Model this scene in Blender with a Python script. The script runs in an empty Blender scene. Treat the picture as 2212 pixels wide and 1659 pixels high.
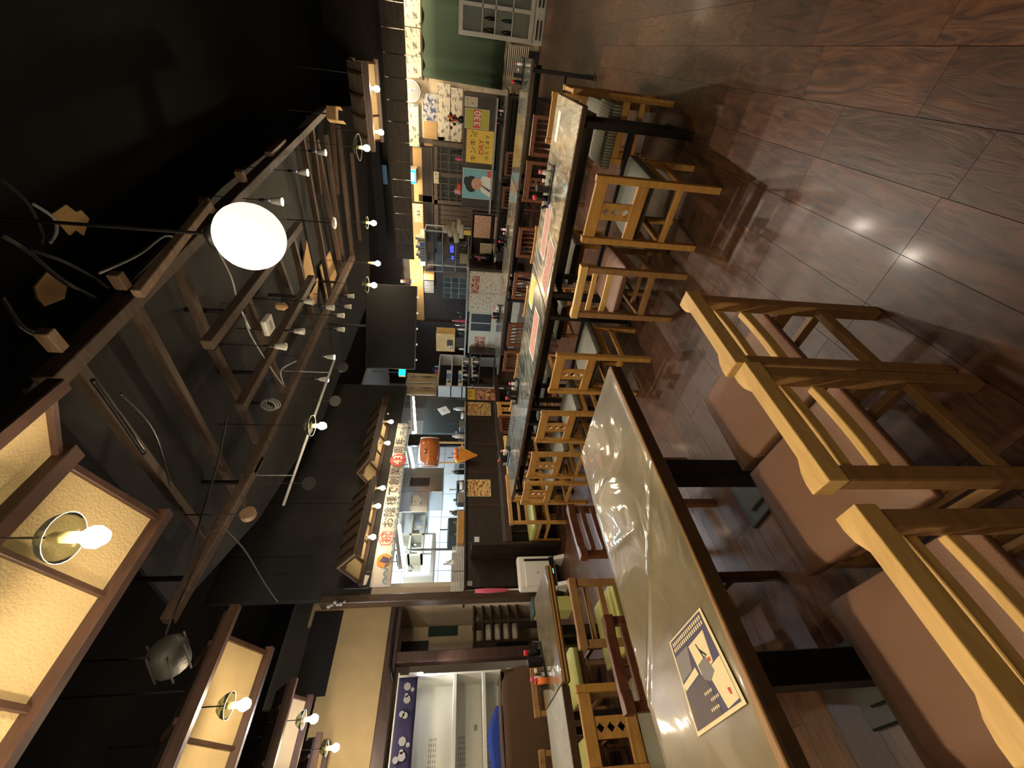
import bpy, bmesh, math, random
from mathutils import Vector, Matrix
random.seed(7)
PI = math.pi
# ------------------------------------------------------------------ camera
F = 885.0; ZC = 1.45
R_ = Vector((0.772, 0.634, 0.034)); D_ = Vector((0.109, -0.081, -0.991)); N_ = Vector((-0.626, 0.769, -0.132))
N_.normalize(); D_ = (D_ - N_ * D_.dot(N_)).normalized(); R_ = D_.cross(N_).normalized()
scene = bpy.context.scene
C = scene.collection
cam = bpy.data.cameras.new('camera'); cam.sensor_width = 36; cam.lens = 36 * F / 2212; cam.clip_start = 0.02
camo = bpy.data.objects.new('camera', cam); C.objects.link(camo)
M = Matrix((D_, R_, -N_)).transposed().to_4x4(); M.translation = Vector((0, 0, ZC)); camo.matrix_world = M
scene.camera = camo
# ------------------------------------------------------------------ world / exposure
w = bpy.data.worlds.new('world'); scene.world = w; w.use_nodes = True
w.node_tree.nodes['Background'].inputs[0].default_value = (0.9, 0.75, 0.6, 1)
w.node_tree.nodes['Background'].inputs[1].default_value = 0.004
vs = scene.view_settings
scene.display_settings.display_device = 'sRGB'
vs.view_transform = 'Standard'; vs.look = 'None'; vs.exposure = 0.78; vs.gamma = 1.0; vs.use_curve_mapping = False
def area(name, loc, tgt, sx, sy, power, col):
    l = bpy.data.lights.new(name, 'AREA'); l.shape = 'RECTANGLE'; l.size = sx; l.size_y = sy; l.energy = power; l.color = col
    o = bpy.data.objects.new(name, l); C.objects.link(o); o.location = loc
    o.rotation_euler = (Vector(tgt) - Vector(loc)).to_track_quat('-Z', 'Y').to_euler(); return o
# unseen fill lamps added behind and beside the camera to brighten the foreground
BK = [((1.9, 0.6, 2.9), 4), ((0.7, -.9, 2.9), 11)]
for i, (p, e) in enumerate(BK):
    area('back_fill', p, (p[0], p[1], 0), .35, .35, e, (1, .74, .46))
area('kitchen_fill', (-6.9, 4.4, 3.25), (-6.9, 4.4, 0), 1.6, 3.0, 170, (.66, .82, 1))  # unseen area light added under the kitchen ceiling to brighten the kitchen
# strip lamps tucked up behind the boarded eave, washing the rear wall
for x in (.9, -1.0, -2.9, -4.8): area('eave_strip', (x, 10.52, 3.07), (x, 10.5, 0), 1.4, .08, 22, (1, .78, .5))

# ------------------------------------------------------------------ rays of the photograph on real planes
def ray(x, y):
    return R_ * ((1659 - y) - 829.5) + D_ * (x - 1106) + N_ * F
def PZ(x, y, z): d = ray(x, y); return Vector((0, 0, ZC)) + d * ((z - ZC) / d.z)
def PX(x, y, X): d = ray(x, y); return Vector((0, 0, ZC)) + d * (X / d.x)
def PY(x, y, Y): d = ray(x, y); return Vector((0, 0, ZC)) + d * (Y / d.y)

# ------------------------------------------------------------------ materials
MATS = {}
def newmat(name):
    m = bpy.data.materials.new(name); m.use_nodes = True; MATS[name] = m
    nt = m.node_tree; return m, nt, nt.nodes['Principled BSDF']
def plain(name, col, rough=.6, metal=0, bump=0, bscale=60, var=0, coat=0, spec=.5):
    m, nt, b = newmat(name)
    b.inputs['Base Color'].default_value = (*col, 1); b.inputs['Roughness'].default_value = rough
    b.inputs['Metallic'].default_value = metal; b.inputs['Coat Weight'].default_value = coat
    b.inputs['Specular IOR Level'].default_value = spec
    tc = nt.nodes.new('ShaderNodeTexCoord')
    if var:
        n = nt.nodes.new('ShaderNodeTexNoise'); n.inputs['Scale'].default_value = 6; n.inputs['Detail'].default_value = 6
        r = nt.nodes.new('ShaderNodeMapRange'); r.inputs[3].default_value = 1 - var; r.inputs[4].default_value = 1 + var
        mx = nt.nodes.new('ShaderNodeMix'); mx.data_type = 'RGBA'; mx.blend_type = 'MULTIPLY'; mx.inputs[0].default_value = 1
        mx.inputs[6].default_value = (*col, 1)
        nt.links.new(tc.outputs['Object'], n.inputs['Vector']); nt.links.new(n.outputs['Fac'], r.inputs[0])
        cc = nt.nodes.new('ShaderNodeCombineColor')
        for k in range(3): nt.links.new(r.outputs[0], cc.inputs[k])
        nt.links.new(cc.outputs[0], mx.inputs[7]); nt.links.new(mx.outputs[2], b.inputs['Base Color'])
    if bump:
        n = nt.nodes.new('ShaderNodeTexNoise'); n.inputs['Scale'].default_value = bscale; n.inputs['Detail'].default_value = 5
        bp = nt.nodes.new('ShaderNodeBump'); bp.inputs['Strength'].default_value = bump; bp.inputs['Distance'].default_value = .01
        nt.links.new(tc.outputs['Object'], n.inputs['Vector']); nt.links.new(n.outputs['Fac'], bp.inputs['Height'])
        nt.links.new(bp.outputs[0], b.inputs['Normal'])
    return m
def grain(name, c1, c2, scale=(3, 3, 30), rough=.5, coat=0, dist=1.5, bump=.1, geo=False, tint=False, det=6, c3=None):
    """streaky wood / marbled laminate; scale is small along the grain"""
    m, nt, b = newmat(name)
    b.inputs['Roughness'].default_value = rough; b.inputs['Coat Weight'].default_value = coat; b.inputs['Coat Roughness'].default_value = .12
    if geo:
        tc = nt.nodes.new('ShaderNodeNewGeometry'); out = tc.outputs['Position']
    else:
        tc = nt.nodes.new('ShaderNodeTexCoord'); out = tc.outputs['Object']
    mp = nt.nodes.new('ShaderNodeMapping'); mp.inputs['Scale'].default_value = scale
    nt.links.new(out, mp.inputs['Vector'])
    vec = mp.outputs[0]
    if tint:
        at = nt.nodes.new('ShaderNodeAttribute'); at.attribute_name = 'tint'
        ad = nt.nodes.new('ShaderNodeVectorMath'); ad.operation = 'MULTIPLY_ADD'
        ad.inputs[1].default_value = (37, 91, 13); nt.links.new(at.outputs['Color'], ad.inputs[0]); nt.links.new(mp.outputs[0], ad.inputs[2])
        vec = ad.outputs[0]
    n = nt.nodes.new('ShaderNodeTexNoise'); n.inputs['Scale'].default_value = 1; n.inputs['Detail'].default_value = det
    n.inputs['Distortion'].default_value = dist; n.inputs['Roughness'].default_value = .62
    nt.links.new(vec, n.inputs['Vector'])
    cr = nt.nodes.new('ShaderNodeValToRGB'); cr.color_ramp.elements[0].position = (.33 if tint else .4) if geo else .3; cr.color_ramp.elements[1].position = .66 if geo else .7
    cr.color_ramp.elements[0].color = (*c1, 1); cr.color_ramp.elements[1].color = (*c2, 1)
    if c3:
        e = cr.color_ramp.elements.new(.86); e.color = (*c3, 1)
    nt.links.new(n.outputs['Fac'], cr.inputs[0])
    col = cr.outputs[0]
    if tint:
        hs = nt.nodes.new('ShaderNodeMapRange'); hs.inputs[3].default_value = .7; hs.inputs[4].default_value = 1.25
        sp = nt.nodes.new('ShaderNodeSeparateColor'); nt.links.new(at.outputs['Color'], sp.inputs[0]); nt.links.new(sp.outputs[0], hs.inputs[0])
        cc = nt.nodes.new('ShaderNodeCombineColor')
        for k in range(3): nt.links.new(hs.outputs[0], cc.inputs[k])
        mx = nt.nodes.new('ShaderNodeMix'); mx.data_type = 'RGBA'; mx.blend_type = 'MULTIPLY'; mx.inputs[0].default_value = 1
        nt.links.new(col, mx.inputs[6]); nt.links.new(cc.outputs[0], mx.inputs[7]); col = mx.outputs[2]
        # grey worn haze in large irregular patches
        n2 = nt.nodes.new('ShaderNodeTexNoise'); n2.inputs['Scale'].default_value = 2.6; n2.inputs['Detail'].default_value = 8; n2.inputs['Roughness'].default_value = .7
        nt.links.new(out, n2.inputs['Vector'])
        mr = nt.nodes.new('ShaderNodeMapRange'); mr.inputs[1].default_value = .42; mr.inputs[2].default_value = .68; mr.inputs[4].default_value = .45
        nt.links.new(n2.outputs['Fac'], mr.inputs[0])
        m2 = nt.nodes.new('ShaderNodeMix'); m2.data_type = 'RGBA'; m2.inputs[7].default_value = (.066, .048, .037, 1)
        nt.links.new(mr.outputs[0], m2.inputs[0]); nt.links.new(col, m2.inputs[6]); col = m2.outputs[2]
    nt.links.new(col, b.inputs['Base Color'])
    if bump:
        bp = nt.nodes.new('ShaderNodeBump'); bp.inputs['Strength'].default_value = bump; bp.inputs['Distance'].default_value = .004
        nt.links.new(n.outputs['Fac'], bp.inputs['Height']); nt.links.new(bp.outputs[0], b.inputs['Normal'])
    return m
def emis(name, col, s, base=(0, 0, 0)):
    m, nt, b = newmat(name); b.inputs['Base Color'].default_value = (*base, 1)
    b.inputs['Emission Color'].default_value = (*col, 1); b.inputs['Emission Strength'].default_value = s; return m
def vinyl(name, col, grey=None):
    """table top under a creased sheet of clear vinyl"""
    m, nt, b = newmat(name)
    tc = nt.nodes.new('ShaderNodeNewGeometry')
    n = nt.nodes.new('ShaderNodeTexNoise'); n.inputs['Scale'].default_value = 4; n.inputs['Detail'].default_value = 9; n.inputs['Roughness'].default_value = .65
    cr = nt.nodes.new('ShaderNodeValToRGB'); cr.color_ramp.elements[0].position = .3; cr.color_ramp.elements[1].position = .75
    cr.color_ramp.elements[0].color = (*[c * .7 for c in col], 1); cr.color_ramp.elements[1].color = (*[c * 1.35 for c in col], 1)
    nt.links.new(tc.outputs['Position'], n.inputs['Vector']); nt.links.new(n.outputs['Fac'], cr.inputs[0]); nt.links.new(cr.outputs[0], b.inputs['Base Color'])
    n2 = nt.nodes.new('ShaderNodeTexNoise'); n2.inputs['Scale'].default_value = 3.2; n2.inputs['Detail'].default_value = 3; n2.inputs['Distortion'].default_value = 1.2
    bp = nt.nodes.new('ShaderNodeBump'); bp.inputs['Strength'].default_value = .26; bp.inputs['Distance'].default_value = .03
    nt.links.new(tc.outputs['Position'], n2.inputs['Vector']); nt.links.new(n2.outputs['Fac'], bp.inputs['Height']); nt.links.new(bp.outputs[0], b.inputs['Coat Normal'])
    nt.links.new(bp.outputs[0], b.inputs['Normal'])
    b.inputs['Roughness'].default_value = .3; b.inputs['Coat Weight'].default_value = 1; b.inputs['Coat Roughness'].default_value = .06
    return m
def stripes(name, c1, c2, scale, axis=0):
    m, nt, b = newmat(name)
    tc = nt.nodes.new('ShaderNodeTexCoord'); wv = nt.nodes.new('ShaderNodeTexWave'); wv.bands_direction = 'XYZ'[axis]
    wv.inputs['Scale'].default_value = scale; wv.inputs['Distortion'].default_value = 1.2; wv.inputs['Detail'].default_value = 3
    cr = nt.nodes.new('ShaderNodeValToRGB'); cr.color_ramp.elements[0].color = (*c1, 1); cr.color_ramp.elements[1].color = (*c2, 1)
    nt.links.new(tc.outputs['Object'], wv.inputs['Vector']); nt.links.new(wv.outputs['Fac'], cr.inputs[0]); nt.links.new(cr.outputs[0], b.inputs['Base Color'])
    b.inputs['Roughness'].default_value = .55; return m
def ink(name, paper, dark, scale=(14, 14, 14), lo=.54, hi=.6):
    """paper printed or brushed with small irregular marks"""
    m, nt, b = newmat(name)
    tc = nt.nodes.new('ShaderNodeTexCoord'); mp = nt.nodes.new('ShaderNodeMapping'); mp.inputs['Scale'].default_value = scale
    n = nt.nodes.new('ShaderNodeTexNoise'); n.inputs['Scale'].default_value = 1; n.inputs['Detail'].default_value = 4
    cr = nt.nodes.new('ShaderNodeValToRGB'); cr.color_ramp.elements[0].position = lo; cr.color_ramp.elements[1].position = hi
    cr.color_ramp.elements[0].color = (*paper, 1); cr.color_ramp.elements[1].color = (*dark, 1)
    nt.links.new(tc.outputs['Object'], mp.inputs[0]); nt.links.new(mp.outputs[0], n.inputs['Vector']); nt.links.new(n.outputs['Fac'], cr.inputs[0])
    nt.links.new(cr.outputs[0], b.inputs['Base Color']); b.inputs['Roughness'].default_value = .7; return m
def glassm(name, col=(.9, .95, .9), rough=.03):
    m, nt, b = newmat(name)
    b.inputs['Base Color'].default_value = (*col, 1); b.inputs['Roughness'].default_value = rough
    b.inputs['Transmission Weight'].default_value = 1; b.inputs['IOR'].default_value = 1.1; return m

grain('plank', (.026, .010, .0055), (.12, .05, .022), (17, 3.2, 1), .40, .08, 2.6, .25, geo=True, tint=True, c3=(.24, .125, .055))
plain('joint', (.004, .002, .0015), 1, spec=0)
plain('ceiling_black', (.006, .006, .006), .9, bump=.2)
plain('ceiling_grey', (.022, .021, .021), .85, bump=.3, bscale=9, var=.35)
grain('beam_brown', (.035, .02, .013), (.1, .062, .042), (2, 14, 14), .7)
grain('beam_pale', (.14, .085, .05), (.3, .2, .13), (3, 14, 14), .65)
grain('trim_brown', (.030, .014, .010), (.058, .028, .019), (4, 4, 12), .45)
grain('dark_wood', (.013, .008, .006), (.033, .02, .013), (3, 3, 22), .45, coat=.1)
plain('plaster', (.40, .305, .16), .9, bump=.45, bscale=90, var=.12)
plain('plaster_white', (.62, .52, .38), .9, bump=.2, var=.1)
plain('plaster_tan', (.5, .33, .15), .9, bump=.2, var=.1)
grain('oak', (.34, .17, .042), (.52, .29, .08), (6, 6, 34), .42, coat=.15, dist=.6)
grain('oak_pale', (.50, .31, .095), (.74, .50, .19), (6, 40, 30), .42, coat=.15, dist=.8)
grain('oak_old', (.22, .115, .045), (.36, .21, .085), (6, 6, 30), .5, dist=.6)
grain('red_wood', (.07, .024, .012), (.15, .055, .026), (6, 6, 26), .38, coat=.2)
plain('leather_brown', (.20, .105, .065), .5, bump=.18, bscale=160, var=.18)
plain('leather_dark', (.085, .026, .018), .38, bump=.15, bscale=120, var=.15)
stripes('striped_cloth', (.05, .055, .035), (.25, .25, .2), 16, 1)
plain('vinyl_green', (.42, .42, .13), .5, var=.08)
plain('black_metal', (.006, .006, .007), .45)
plain('base_metal', (.022, .03, .03), .5, var=.2)
vinyl('table_vinyl', (.185, .155, .09))
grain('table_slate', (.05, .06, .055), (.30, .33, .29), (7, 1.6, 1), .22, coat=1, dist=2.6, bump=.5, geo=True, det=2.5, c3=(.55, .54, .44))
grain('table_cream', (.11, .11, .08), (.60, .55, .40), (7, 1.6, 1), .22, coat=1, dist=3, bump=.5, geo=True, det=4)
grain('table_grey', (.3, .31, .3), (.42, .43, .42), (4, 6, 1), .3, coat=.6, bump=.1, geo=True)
grain('table_edge', (.035, .02, .012), (.07, .04, .025), (10, 10, 4), .4)
grain('table_edge_light', (.4, .24, .09), (.55, .36, .16), (10, 10, 4), .4)
plain('white_plastic', (.72, .70, .66), .4)
plain('white_paint', (.66, .66, .62), .4, var=.06)
plain('cream_paint', (.5, .46, .34), .5, var=.08)
plain('steel', (.45, .46, .47), .28, metal=1, bump=.1, bscale=14)
plain('cloth_dark', (.03, .03, .035), .8)
plain('chrome', (.8, .82, .85), .12, metal=1)
plain('locker', (.74, .75, .70), .45, bump=.06, bscale=12, var=.08)
plain('black_plastic', (.008, .008, .009), .3)
plain('screen_black', (.006, .006, .006), .6, spec=.15)
plain('red_plastic', (.6, .02, .04), .35)
plain('pink_plastic', (.6, .1, .18), .4)
plain('orange_plastic', (.8, .2, .03), .4)
plain('blue_cloth', (.02, .06, .4), .75, bump=.3, bscale=20)
plain('blue_paint', (.12, .3, .6), .5)
plain('sky_paper', (.2, .45, .52), .6, var=.1)
plain('brown_cloth', (.075, .038, .018), .8, bump=.4, bscale=18, var=.12)
plain('green_cloth', (.032, .058, .034), .85, bump=.25, bscale=30, var=.1)
plain('dark_green', (.02, .05, .04), .7, var=.2)
plain('navy_cloth', (.022, .02, .07), .8, bump=.2)
plain('beige_cloth', (.5, .4, .27), .85, var=.12)
plain('skin', (.62, .34, .2), .6); plain('hair', (.015, .012, .012), .6)
plain('white_paper', (.78, .74, .66), .7); plain('yellow_paper', (.75, .52, .08), .6, var=.12)
plain('lime_paper', (.42, .42, .07), .6); plain('red_paper', (.62, .09, .07), .6); plain('pink_paper', (.66, .35, .3), .6)
plain('orange_paper', (.75, .28, .04), .5, var=.2); plain('cardboard', (.48, .3, .13), .8); plain('ink_black', (.01, .01, .012), .6)
plain('ink_navy', (.06, .05, .12), .6); plain('ink_red', (.55, .05, .04), .6); plain('ink_grey', (.2, .19, .2), .6)
plain('banner_cloth', (.75, .7, .66), .7, var=.04); plain('banner_blue', (.2, .42, .55), .7)
plain('banner_orange', (.85, .3, .05), .7); plain('cream_print', (.75, .66, .4), .5)
ink('paper_ink', (.68, .62, .5), (.2, .18, .16), (9, 9, 22)); ink('newsprint', (.6, .52, .38), (.16, .14, .1), (22, 22, 34), .56, .62)
ink('menu_print', (.7, .5, .2), (.25, .09, .03), (16, 16, 30), .46, .6); ink('flyer_pink', (.36, .22, .18), (.42, .08, .05), (26, 26, 10), .5, .62)
ink('notice_pink', (.62, .42, .3), (.5, .15, .06), (30, 30, 40), .5, .6); ink('photo_print', (.6, .3, .2), (.1, .03, .02), (14, 14, 18), .45, .6)
ink('carton', (.5, .5, .5), (.08, .1, .2), (12, 12, 16), .48, .55)
grain('drum_wood', (.36, .09, .02), (.5, .16, .04), (8, 3, 8), .3, coat=.5)
grain('lattice_wood', (.06, .042, .03), (.14, .105, .075), (4, 4, 20), .6)
glassm('clear_glass'); plain('lamp_glass_rim', (.3, .31, .26), .3)
glassm('shade_glass', (.62, .68, .58), .12)
m = glassm('pane_glass', (.8, .85, .85), .02)
emis('bulb_warm', (1, .79, .5), 250); emis('bulb_cool', (.95, .90, 1), 230)
emis('fill_bulb', (1, .80, .52), 620); emis('bulb_small', (1, .79, .5), 60); emis('tube_light', (.75, .92, 1), 26)  # the strongest glow serves only the added out-of-view bulbs
emis('opal_glow', (1, .95, .72), .72, (.8, .8, .7)); emis('sign_cyan', (.0, .85, .75), 1.6); emis('sign_white', (.75, 1, .98), 2.6)
emis('screen_blue', (.05, .06, 1), 1.2); emis('led_green', (.1, .9, .5), 2); emis('screen_bright', (.7, .9, 1), 1.5)
plain('socket', (.75, .66, .34), .5); plain('drain_grey', (.3, .31, .32), .5)

# ------------------------------------------------------------------ mesh builder
class MB:
    def __init__(s): s.v = []; s.f = []
    def box(s, x0, x1, y0, y1, z0, z1):
        if x0 > x1: x0, x1 = x1, x0
        if y0 > y1: y0, y1 = y1, y0
        if z0 > z1: z0, z1 = z1, z0
        b = len(s.v)
        s.v += [(x, y, z) for z in (z0, z1) for (x, y) in ((x0, y0), (x1, y0), (x1, y1), (x0, y1))]
        s.f += [tuple(b + i for i in q) for q in ((0, 3, 2, 1), (4, 5, 6, 7), (0, 1, 5, 4), (1, 2, 6, 5), (2, 3, 7, 6), (3, 0, 4, 7))]
        return s
    def bar(s, p1, p2, w, h, up=(0, 0, 1)):
        p1 = Vector(p1); p2 = Vector(p2); d = (p2 - p1).normalized(); up = Vector(up)
        if abs(d.dot(up)) > .98: up = Vector((0, 1, 0))
        sx = d.cross(up).normalized() * (w / 2); sz = sx.cross(d).normalized() * (h / 2); b = len(s.v)
        for p in (p1, p2):
            for a, c in ((-1, -1), (1, -1), (1, 1), (-1, 1)): s.v.append(tuple(p + sx * a + sz * c))
        s.f += [tuple(b + i for i in q) for q in ((0, 1, 2, 3), (7, 6, 5, 4), (0, 4, 5, 1), (1, 5, 6, 2), (2, 6, 7, 3), (3, 7, 4, 0))]
        return s
    def lathe(s, prof, n=16, c=(0, 0, 0), axis='Z', cap=True):
        b = len(s.v); c = Vector(c)
        for (r, h) in prof:
            for i in range(n):
                a = 2 * PI * i / n; x, y = r * math.cos(a), r * math.sin(a)
                p = {'Z': (x, y, h), 'Y': (x, h, -y), 'X': (h, x, y)}[axis]
                s.v.append(tuple(c + Vector(p)))
        for k in range(len(prof) - 1):
            for i in range(n):
                j = (i + 1) % n
                s.f.append((b + k * n + i, b + k * n + j, b + (k + 1) * n + j, b + (k + 1) * n + i))
        if cap:
            s.f.append(tuple(b + i for i in reversed(range(n)))); t = b + (len(prof) - 1) * n; s.f.append(tuple(t + i for i in range(n)))
        return s
    def tube(s, pts, r, n=6):
        pts = [Vector(p) for p in pts]; b = len(s.v); up = Vector((.13, .31, .94))
        for i, p in enumerate(pts):
            d = (pts[min(i + 1, len(pts) - 1)] - pts[max(i - 1, 0)]).normalized()
            sx = d.cross(up).normalized(); sy = sx.cross(d).normalized()
            for k in range(n):
                a = 2 * PI * k / n; s.v.append(tuple(p + sx * (r * math.cos(a)) + sy * (r * math.sin(a))))
        for i in range(len(pts) - 1):
            for k in range(n):
                j = (k + 1) % n; s.f.append((b + i * n + k, b + i * n + j, b + (i + 1) * n + j, b + (i + 1) * n + k))
        s.f.append(tuple(b + i for i in reversed(range(n)))); t = b + (len(pts) - 1) * n; s.f.append(tuple(t + i for i in range(n)))
        return s
    def ext(s, poly, d):
        """extrude a polygon (3-D points) by vector d"""
        b = len(s.v); n = len(poly); d = Vector(d)
        s.v += [tuple(Vector(p)) for p in poly] + [tuple(Vector(p) + d) for p in poly]
        s.f.append(tuple(b + i for i in reversed(range(n)))); s.f.append(tuple(b + n + i for i in range(n)))
        for i in range(n): j = (i + 1) % n; s.f.append((b + i, b + j, b + n + j, b + n + i))
        return s
    def sheet(s, fn, nu, nv):
        b = len(s.v)
        for i in range(nu + 1):
            for j in range(nv + 1): s.v.append(tuple(fn(i / nu, j / nv)))
        for i in range(nu):
            for j in range(nv):
                a = b + i * (nv + 1) + j; s.f.append((a, a + nv + 1, a + nv + 2, a + 1))
        return s
    def sph(s, c, r, n=12, m=8, sz=1):
        prof = [(max(1e-4, r * math.sin(PI * k / m)), -r * sz * math.cos(PI * k / m)) for k in range(m + 1)]
        return s.lathe(prof, n, c)
    def build(s, name, mat, parent=None, smooth=False, bev=0, solid=0, seg=1):
        me = bpy.data.meshes.new(name); me.from_pydata(s.v, [], s.f); me.update()
        bm = bmesh.new(); bm.from_mesh(me); bmesh.ops.recalc_face_normals(bm, faces=bm.faces); bm.to_mesh(me); bm.free()
        if mat: me.materials.append(MATS[mat])
        if smooth: me.polygons.foreach_set('use_smooth', [True] * len(me.polygons))
        o = bpy.data.objects.new(name, me); C.objects.link(o)
        if parent: o.parent = parent
        if solid:
            md = o.modifiers.new('s', 'SOLIDIFY'); md.thickness = solid; md.offset = 0
        if bev:
            md = o.modifiers.new('b', 'BEVEL'); md.width = bev; md.segments = seg; md.limit_method = 'ANGLE'; md.angle_limit = .7
        return o
def tag(o, label, cat, group=None):
    o['label'] = label; o['category'] = cat
    if group: o['group'] = group
    return o
def thing(name, label, cat, loc=(0, 0, 0), rz=0, group=None):
    o = bpy.data.objects.new(name, None); C.objects.link(o); o.location = loc; o.rotation_euler = (0, 0, rz); o.empty_display_size = .1
    return tag(o, label, cat, group)
def struct(o): o['kind'] = 'structure'; return o
def kids(o): return [c for c in bpy.data.objects if c.parent == o]
KID = {}
def dup(root, loc, rz, label, group=None):
    r = root.copy(); C.objects.link(r); r.location = loc; r.rotation_euler = (0, 0, rz); r['label'] = label
    if group: r['group'] = group
    if root.name not in KID: KID[root.name] = [(c, kids(c)) for c in kids(root)]
    for ch, gs in KID[root.name]:
        c = ch.copy(); C.objects.link(c); c.parent = r
        for g in gs: d = g.copy(); C.objects.link(d); d.parent = c
    return r
ORD = ['first', 'second', 'third', 'fourth', 'fifth', 'sixth', 'seventh', 'eighth', 'ninth', 'tenth', 'eleventh', 'twelfth', 'thirteenth', 'fourteenth', 'fifteenth', 'sixteenth']
def B(x0, x1, y0, y1, z0, z1): return MB().box(x0, x1, y0, y1, z0, z1)
# upright flat panels: plane X (seen from +X) or Y (seen from -Y) given by two pixel edges
def rectX(xa, xb, ya, yb, X):
    xm, ym = (xa + xb) / 2, (ya + yb) / 2
    return sorted((PX(xm, ya, X).y, PX(xm, yb, X).y)), sorted((PX(xa, ym, X).z, PX(xb, ym, X).z))
def rectY(xa, xb, ya, yb, Y):
    xm, ym = (xa + xb) / 2, (ya + yb) / 2
    return sorted((PY(xm, ya, Y).x, PY(xm, yb, Y).x)), sorted((PY(xa, ym, Y).z, PY(xb, ym, Y).z))
def slabX(xa, xb, ya, yb, X, t=.01, mb=None):
    (y0, y1), (z0, z1) = rectX(xa, xb, ya, yb, X); return (mb or MB()).box(X - t, X, y0, y1, z0, z1)
def slabY(xa, xb, ya, yb, Y, t=.01, mb=None):
    (x0, x1), (z0, z1) = rectY(xa, xb, ya, yb, Y); return (mb or MB()).box(x0, x1, Y, Y + t, z0, z1)
def text(name, s, size, mat, parent, loc, ex='Y', rot=0, sx=1, name3=None):
    cu = bpy.data.curves.new(name, 'FONT'); cu.body = s; cu.size = size; cu.align_x = 'CENTER'; cu.align_y = 'CENTER'; cu.extrude = .0008
    cu.offset = size * .012 if s.isascii() else 0
    o = bpy.data.objects.new('t', cu); C.objects.link(o)
    dg = bpy.context.evaluated_depsgraph_get(); dg.update()
    me = bpy.data.meshes.new_from_object(o.evaluated_get(dg)); bpy.data.objects.remove(o)
    if ex == 'X': Rm = Matrix(((0, 0, 1), (1, 0, 0), (0, 1, 0)))        # on a plane facing +X
    elif ex == 'Z': Rm = Matrix.Identity(3)
    else: Rm = Matrix(((1, 0, 0), (0, 0, -1), (0, 1, 0)))               # facing -Y
    me.transform(Matrix.Translation(loc) @ Rm.to_4x4() @ Matrix.Rotation(rot, 4, 'Z') @ Matrix.Diagonal((sx, 1, 1, 1)))
    me.materials.clear(); me.materials.append(MATS[mat])
    r = bpy.data.objects.new(name, me); C.objects.link(r)
    if parent: r.parent = parent
    return r
def rod(a, b, r, n=6): return MB().tube([a, b], r, n)
# ================================================================== SETTING
floor = struct(B(-9.2, 2.8, -1.2, 11.6, -.06, -.003).build('floor', 'joint'))
# planks .18 x .60 along Y: the 300 that show largest as parts, the rest joined
PW, PL = .18, .60
cells = []
ri = 0
for i in range(-51, 15):
    off = {-4: .02, -3: .02, -2: .02, -1: 0, 0: .27}.get(i, (i * i * .37 + i * .23) % 1 * PL)
    for k in range(-3, 20):
        x0 = i * PW - .02; y0 = k * PL + off
        if y0 > 11.2 or y0 < -1.15 or x0 < -9.1: continue
        c = Vector((x0 + .09, y0 + .3, -ZC)); dz = c.dot(N_)
        vis = dz > .1 and abs(c.dot(R_)) / dz < 1.15 and abs(c.dot(D_)) / dz < 1.5
        if c.x > 1.6 and not vis: continue
        cells.append((0 if vis else 1, c.length, x0, y0))
cells.sort()
def tinted(me, fac_cols):
    a = me.color_attributes.new('tint', 'FLOAT_COLOR', 'POINT')
    for i, c in enumerate(fac_cols): a.data[i].color = c
pm = []
for q in range(10):
    mb = B(.0008, PW - .0008, .0008, PL - .0008, -.0035, 0)
    b0 = mb.build('plank', 'plank'); me = b0.data; tinted(me, [(q / 9, random.random(), random.random(), 1)] * 8); pm.append(me); bpy.data.objects.remove(b0)
rest = MB(); rc = []
for n, (v, d, x0, y0) in enumerate(cells):
    if n < 300:
        o = bpy.data.objects.new('plank', pm[random.randrange(10)]); C.objects.link(o); o.parent = floor; o.location = (x0, y0, 0)
    else:
        rest.box(x0 + .0008, x0 + PW - .0008, y0 + .0008, y0 + PL - .0008, -.0035, 0)
        c = (random.random(), random.random(), random.random(), 1); rc += [c] * 8
ro = rest.build('planks', 'plank', floor); ro['kind'] = 'stuff'; tinted(ro.data, rc)

struct(B(-9.2, 2.8, -1.2, 11.6, 4.3, 4.4).build('ceiling', 'ceiling_black'))
struct(B(-9.2, 2.8, 11.0, 11.1, 0, 4.3).build('wall_back', 'dark_wood'))
struct(B(2.7, 2.8, -1.2, 11.1, 0, 4.3).build('wall_right', 'ceiling_black'))
struct(B(-9.2, -9.1, -1.2, 11.1, 0, 4.3).build('wall_left', 'drain_grey'))
struct(B(-9.2, 2.8, -1.2, -1.1, 0, 4.3).build('wall_front', 'ceiling_grey'))
# upper plaster zones on the back wall
def trim(name, mb, mat, bev=0, par=None): o = mb.build(name, mat, par, bev=bev); return struct(o) if not par else o
trim('wall_back_plaster', slabY(836, 1180, -40, 316, 10.98, .03), 'plaster_white')
trim('wall_back_plaster', slabY(893, 915, 318, 436, 10.96, .03), 'plaster_tan')
trim('wall_back_plaster', slabY(886, 916, 440, 560, 10.96, .03), 'plaster_tan')
trim('wall_back_plaster', slabY(888, 915, 560, 700, 10.96, .03), 'plaster_tan')
# dark boarded eave across the back, one board at a time
ev = struct(slabY(838, 876, 70, 300, 10.45, .03).build('trim_1', 'dark_wood'))
(ex0, ex1), (ez0, ez1) = rectY(838, 872, -60, 560, 10.3)
nb = 14
for k in range(nb):
    xa = ex0 + (ex1 - ex0) * k / nb; xb = ex0 + (ex1 - ex0) * (k + 1) / nb - .012
    B(xa, xb, 10.36, 10.40, 2.66, 3.1).build('board', 'lattice_wood', ev)
o = struct(B(ex0, ex1, 10.4, 11.0, 3.1, 3.14).build('trim_2', 'dark_wood'))
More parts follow.
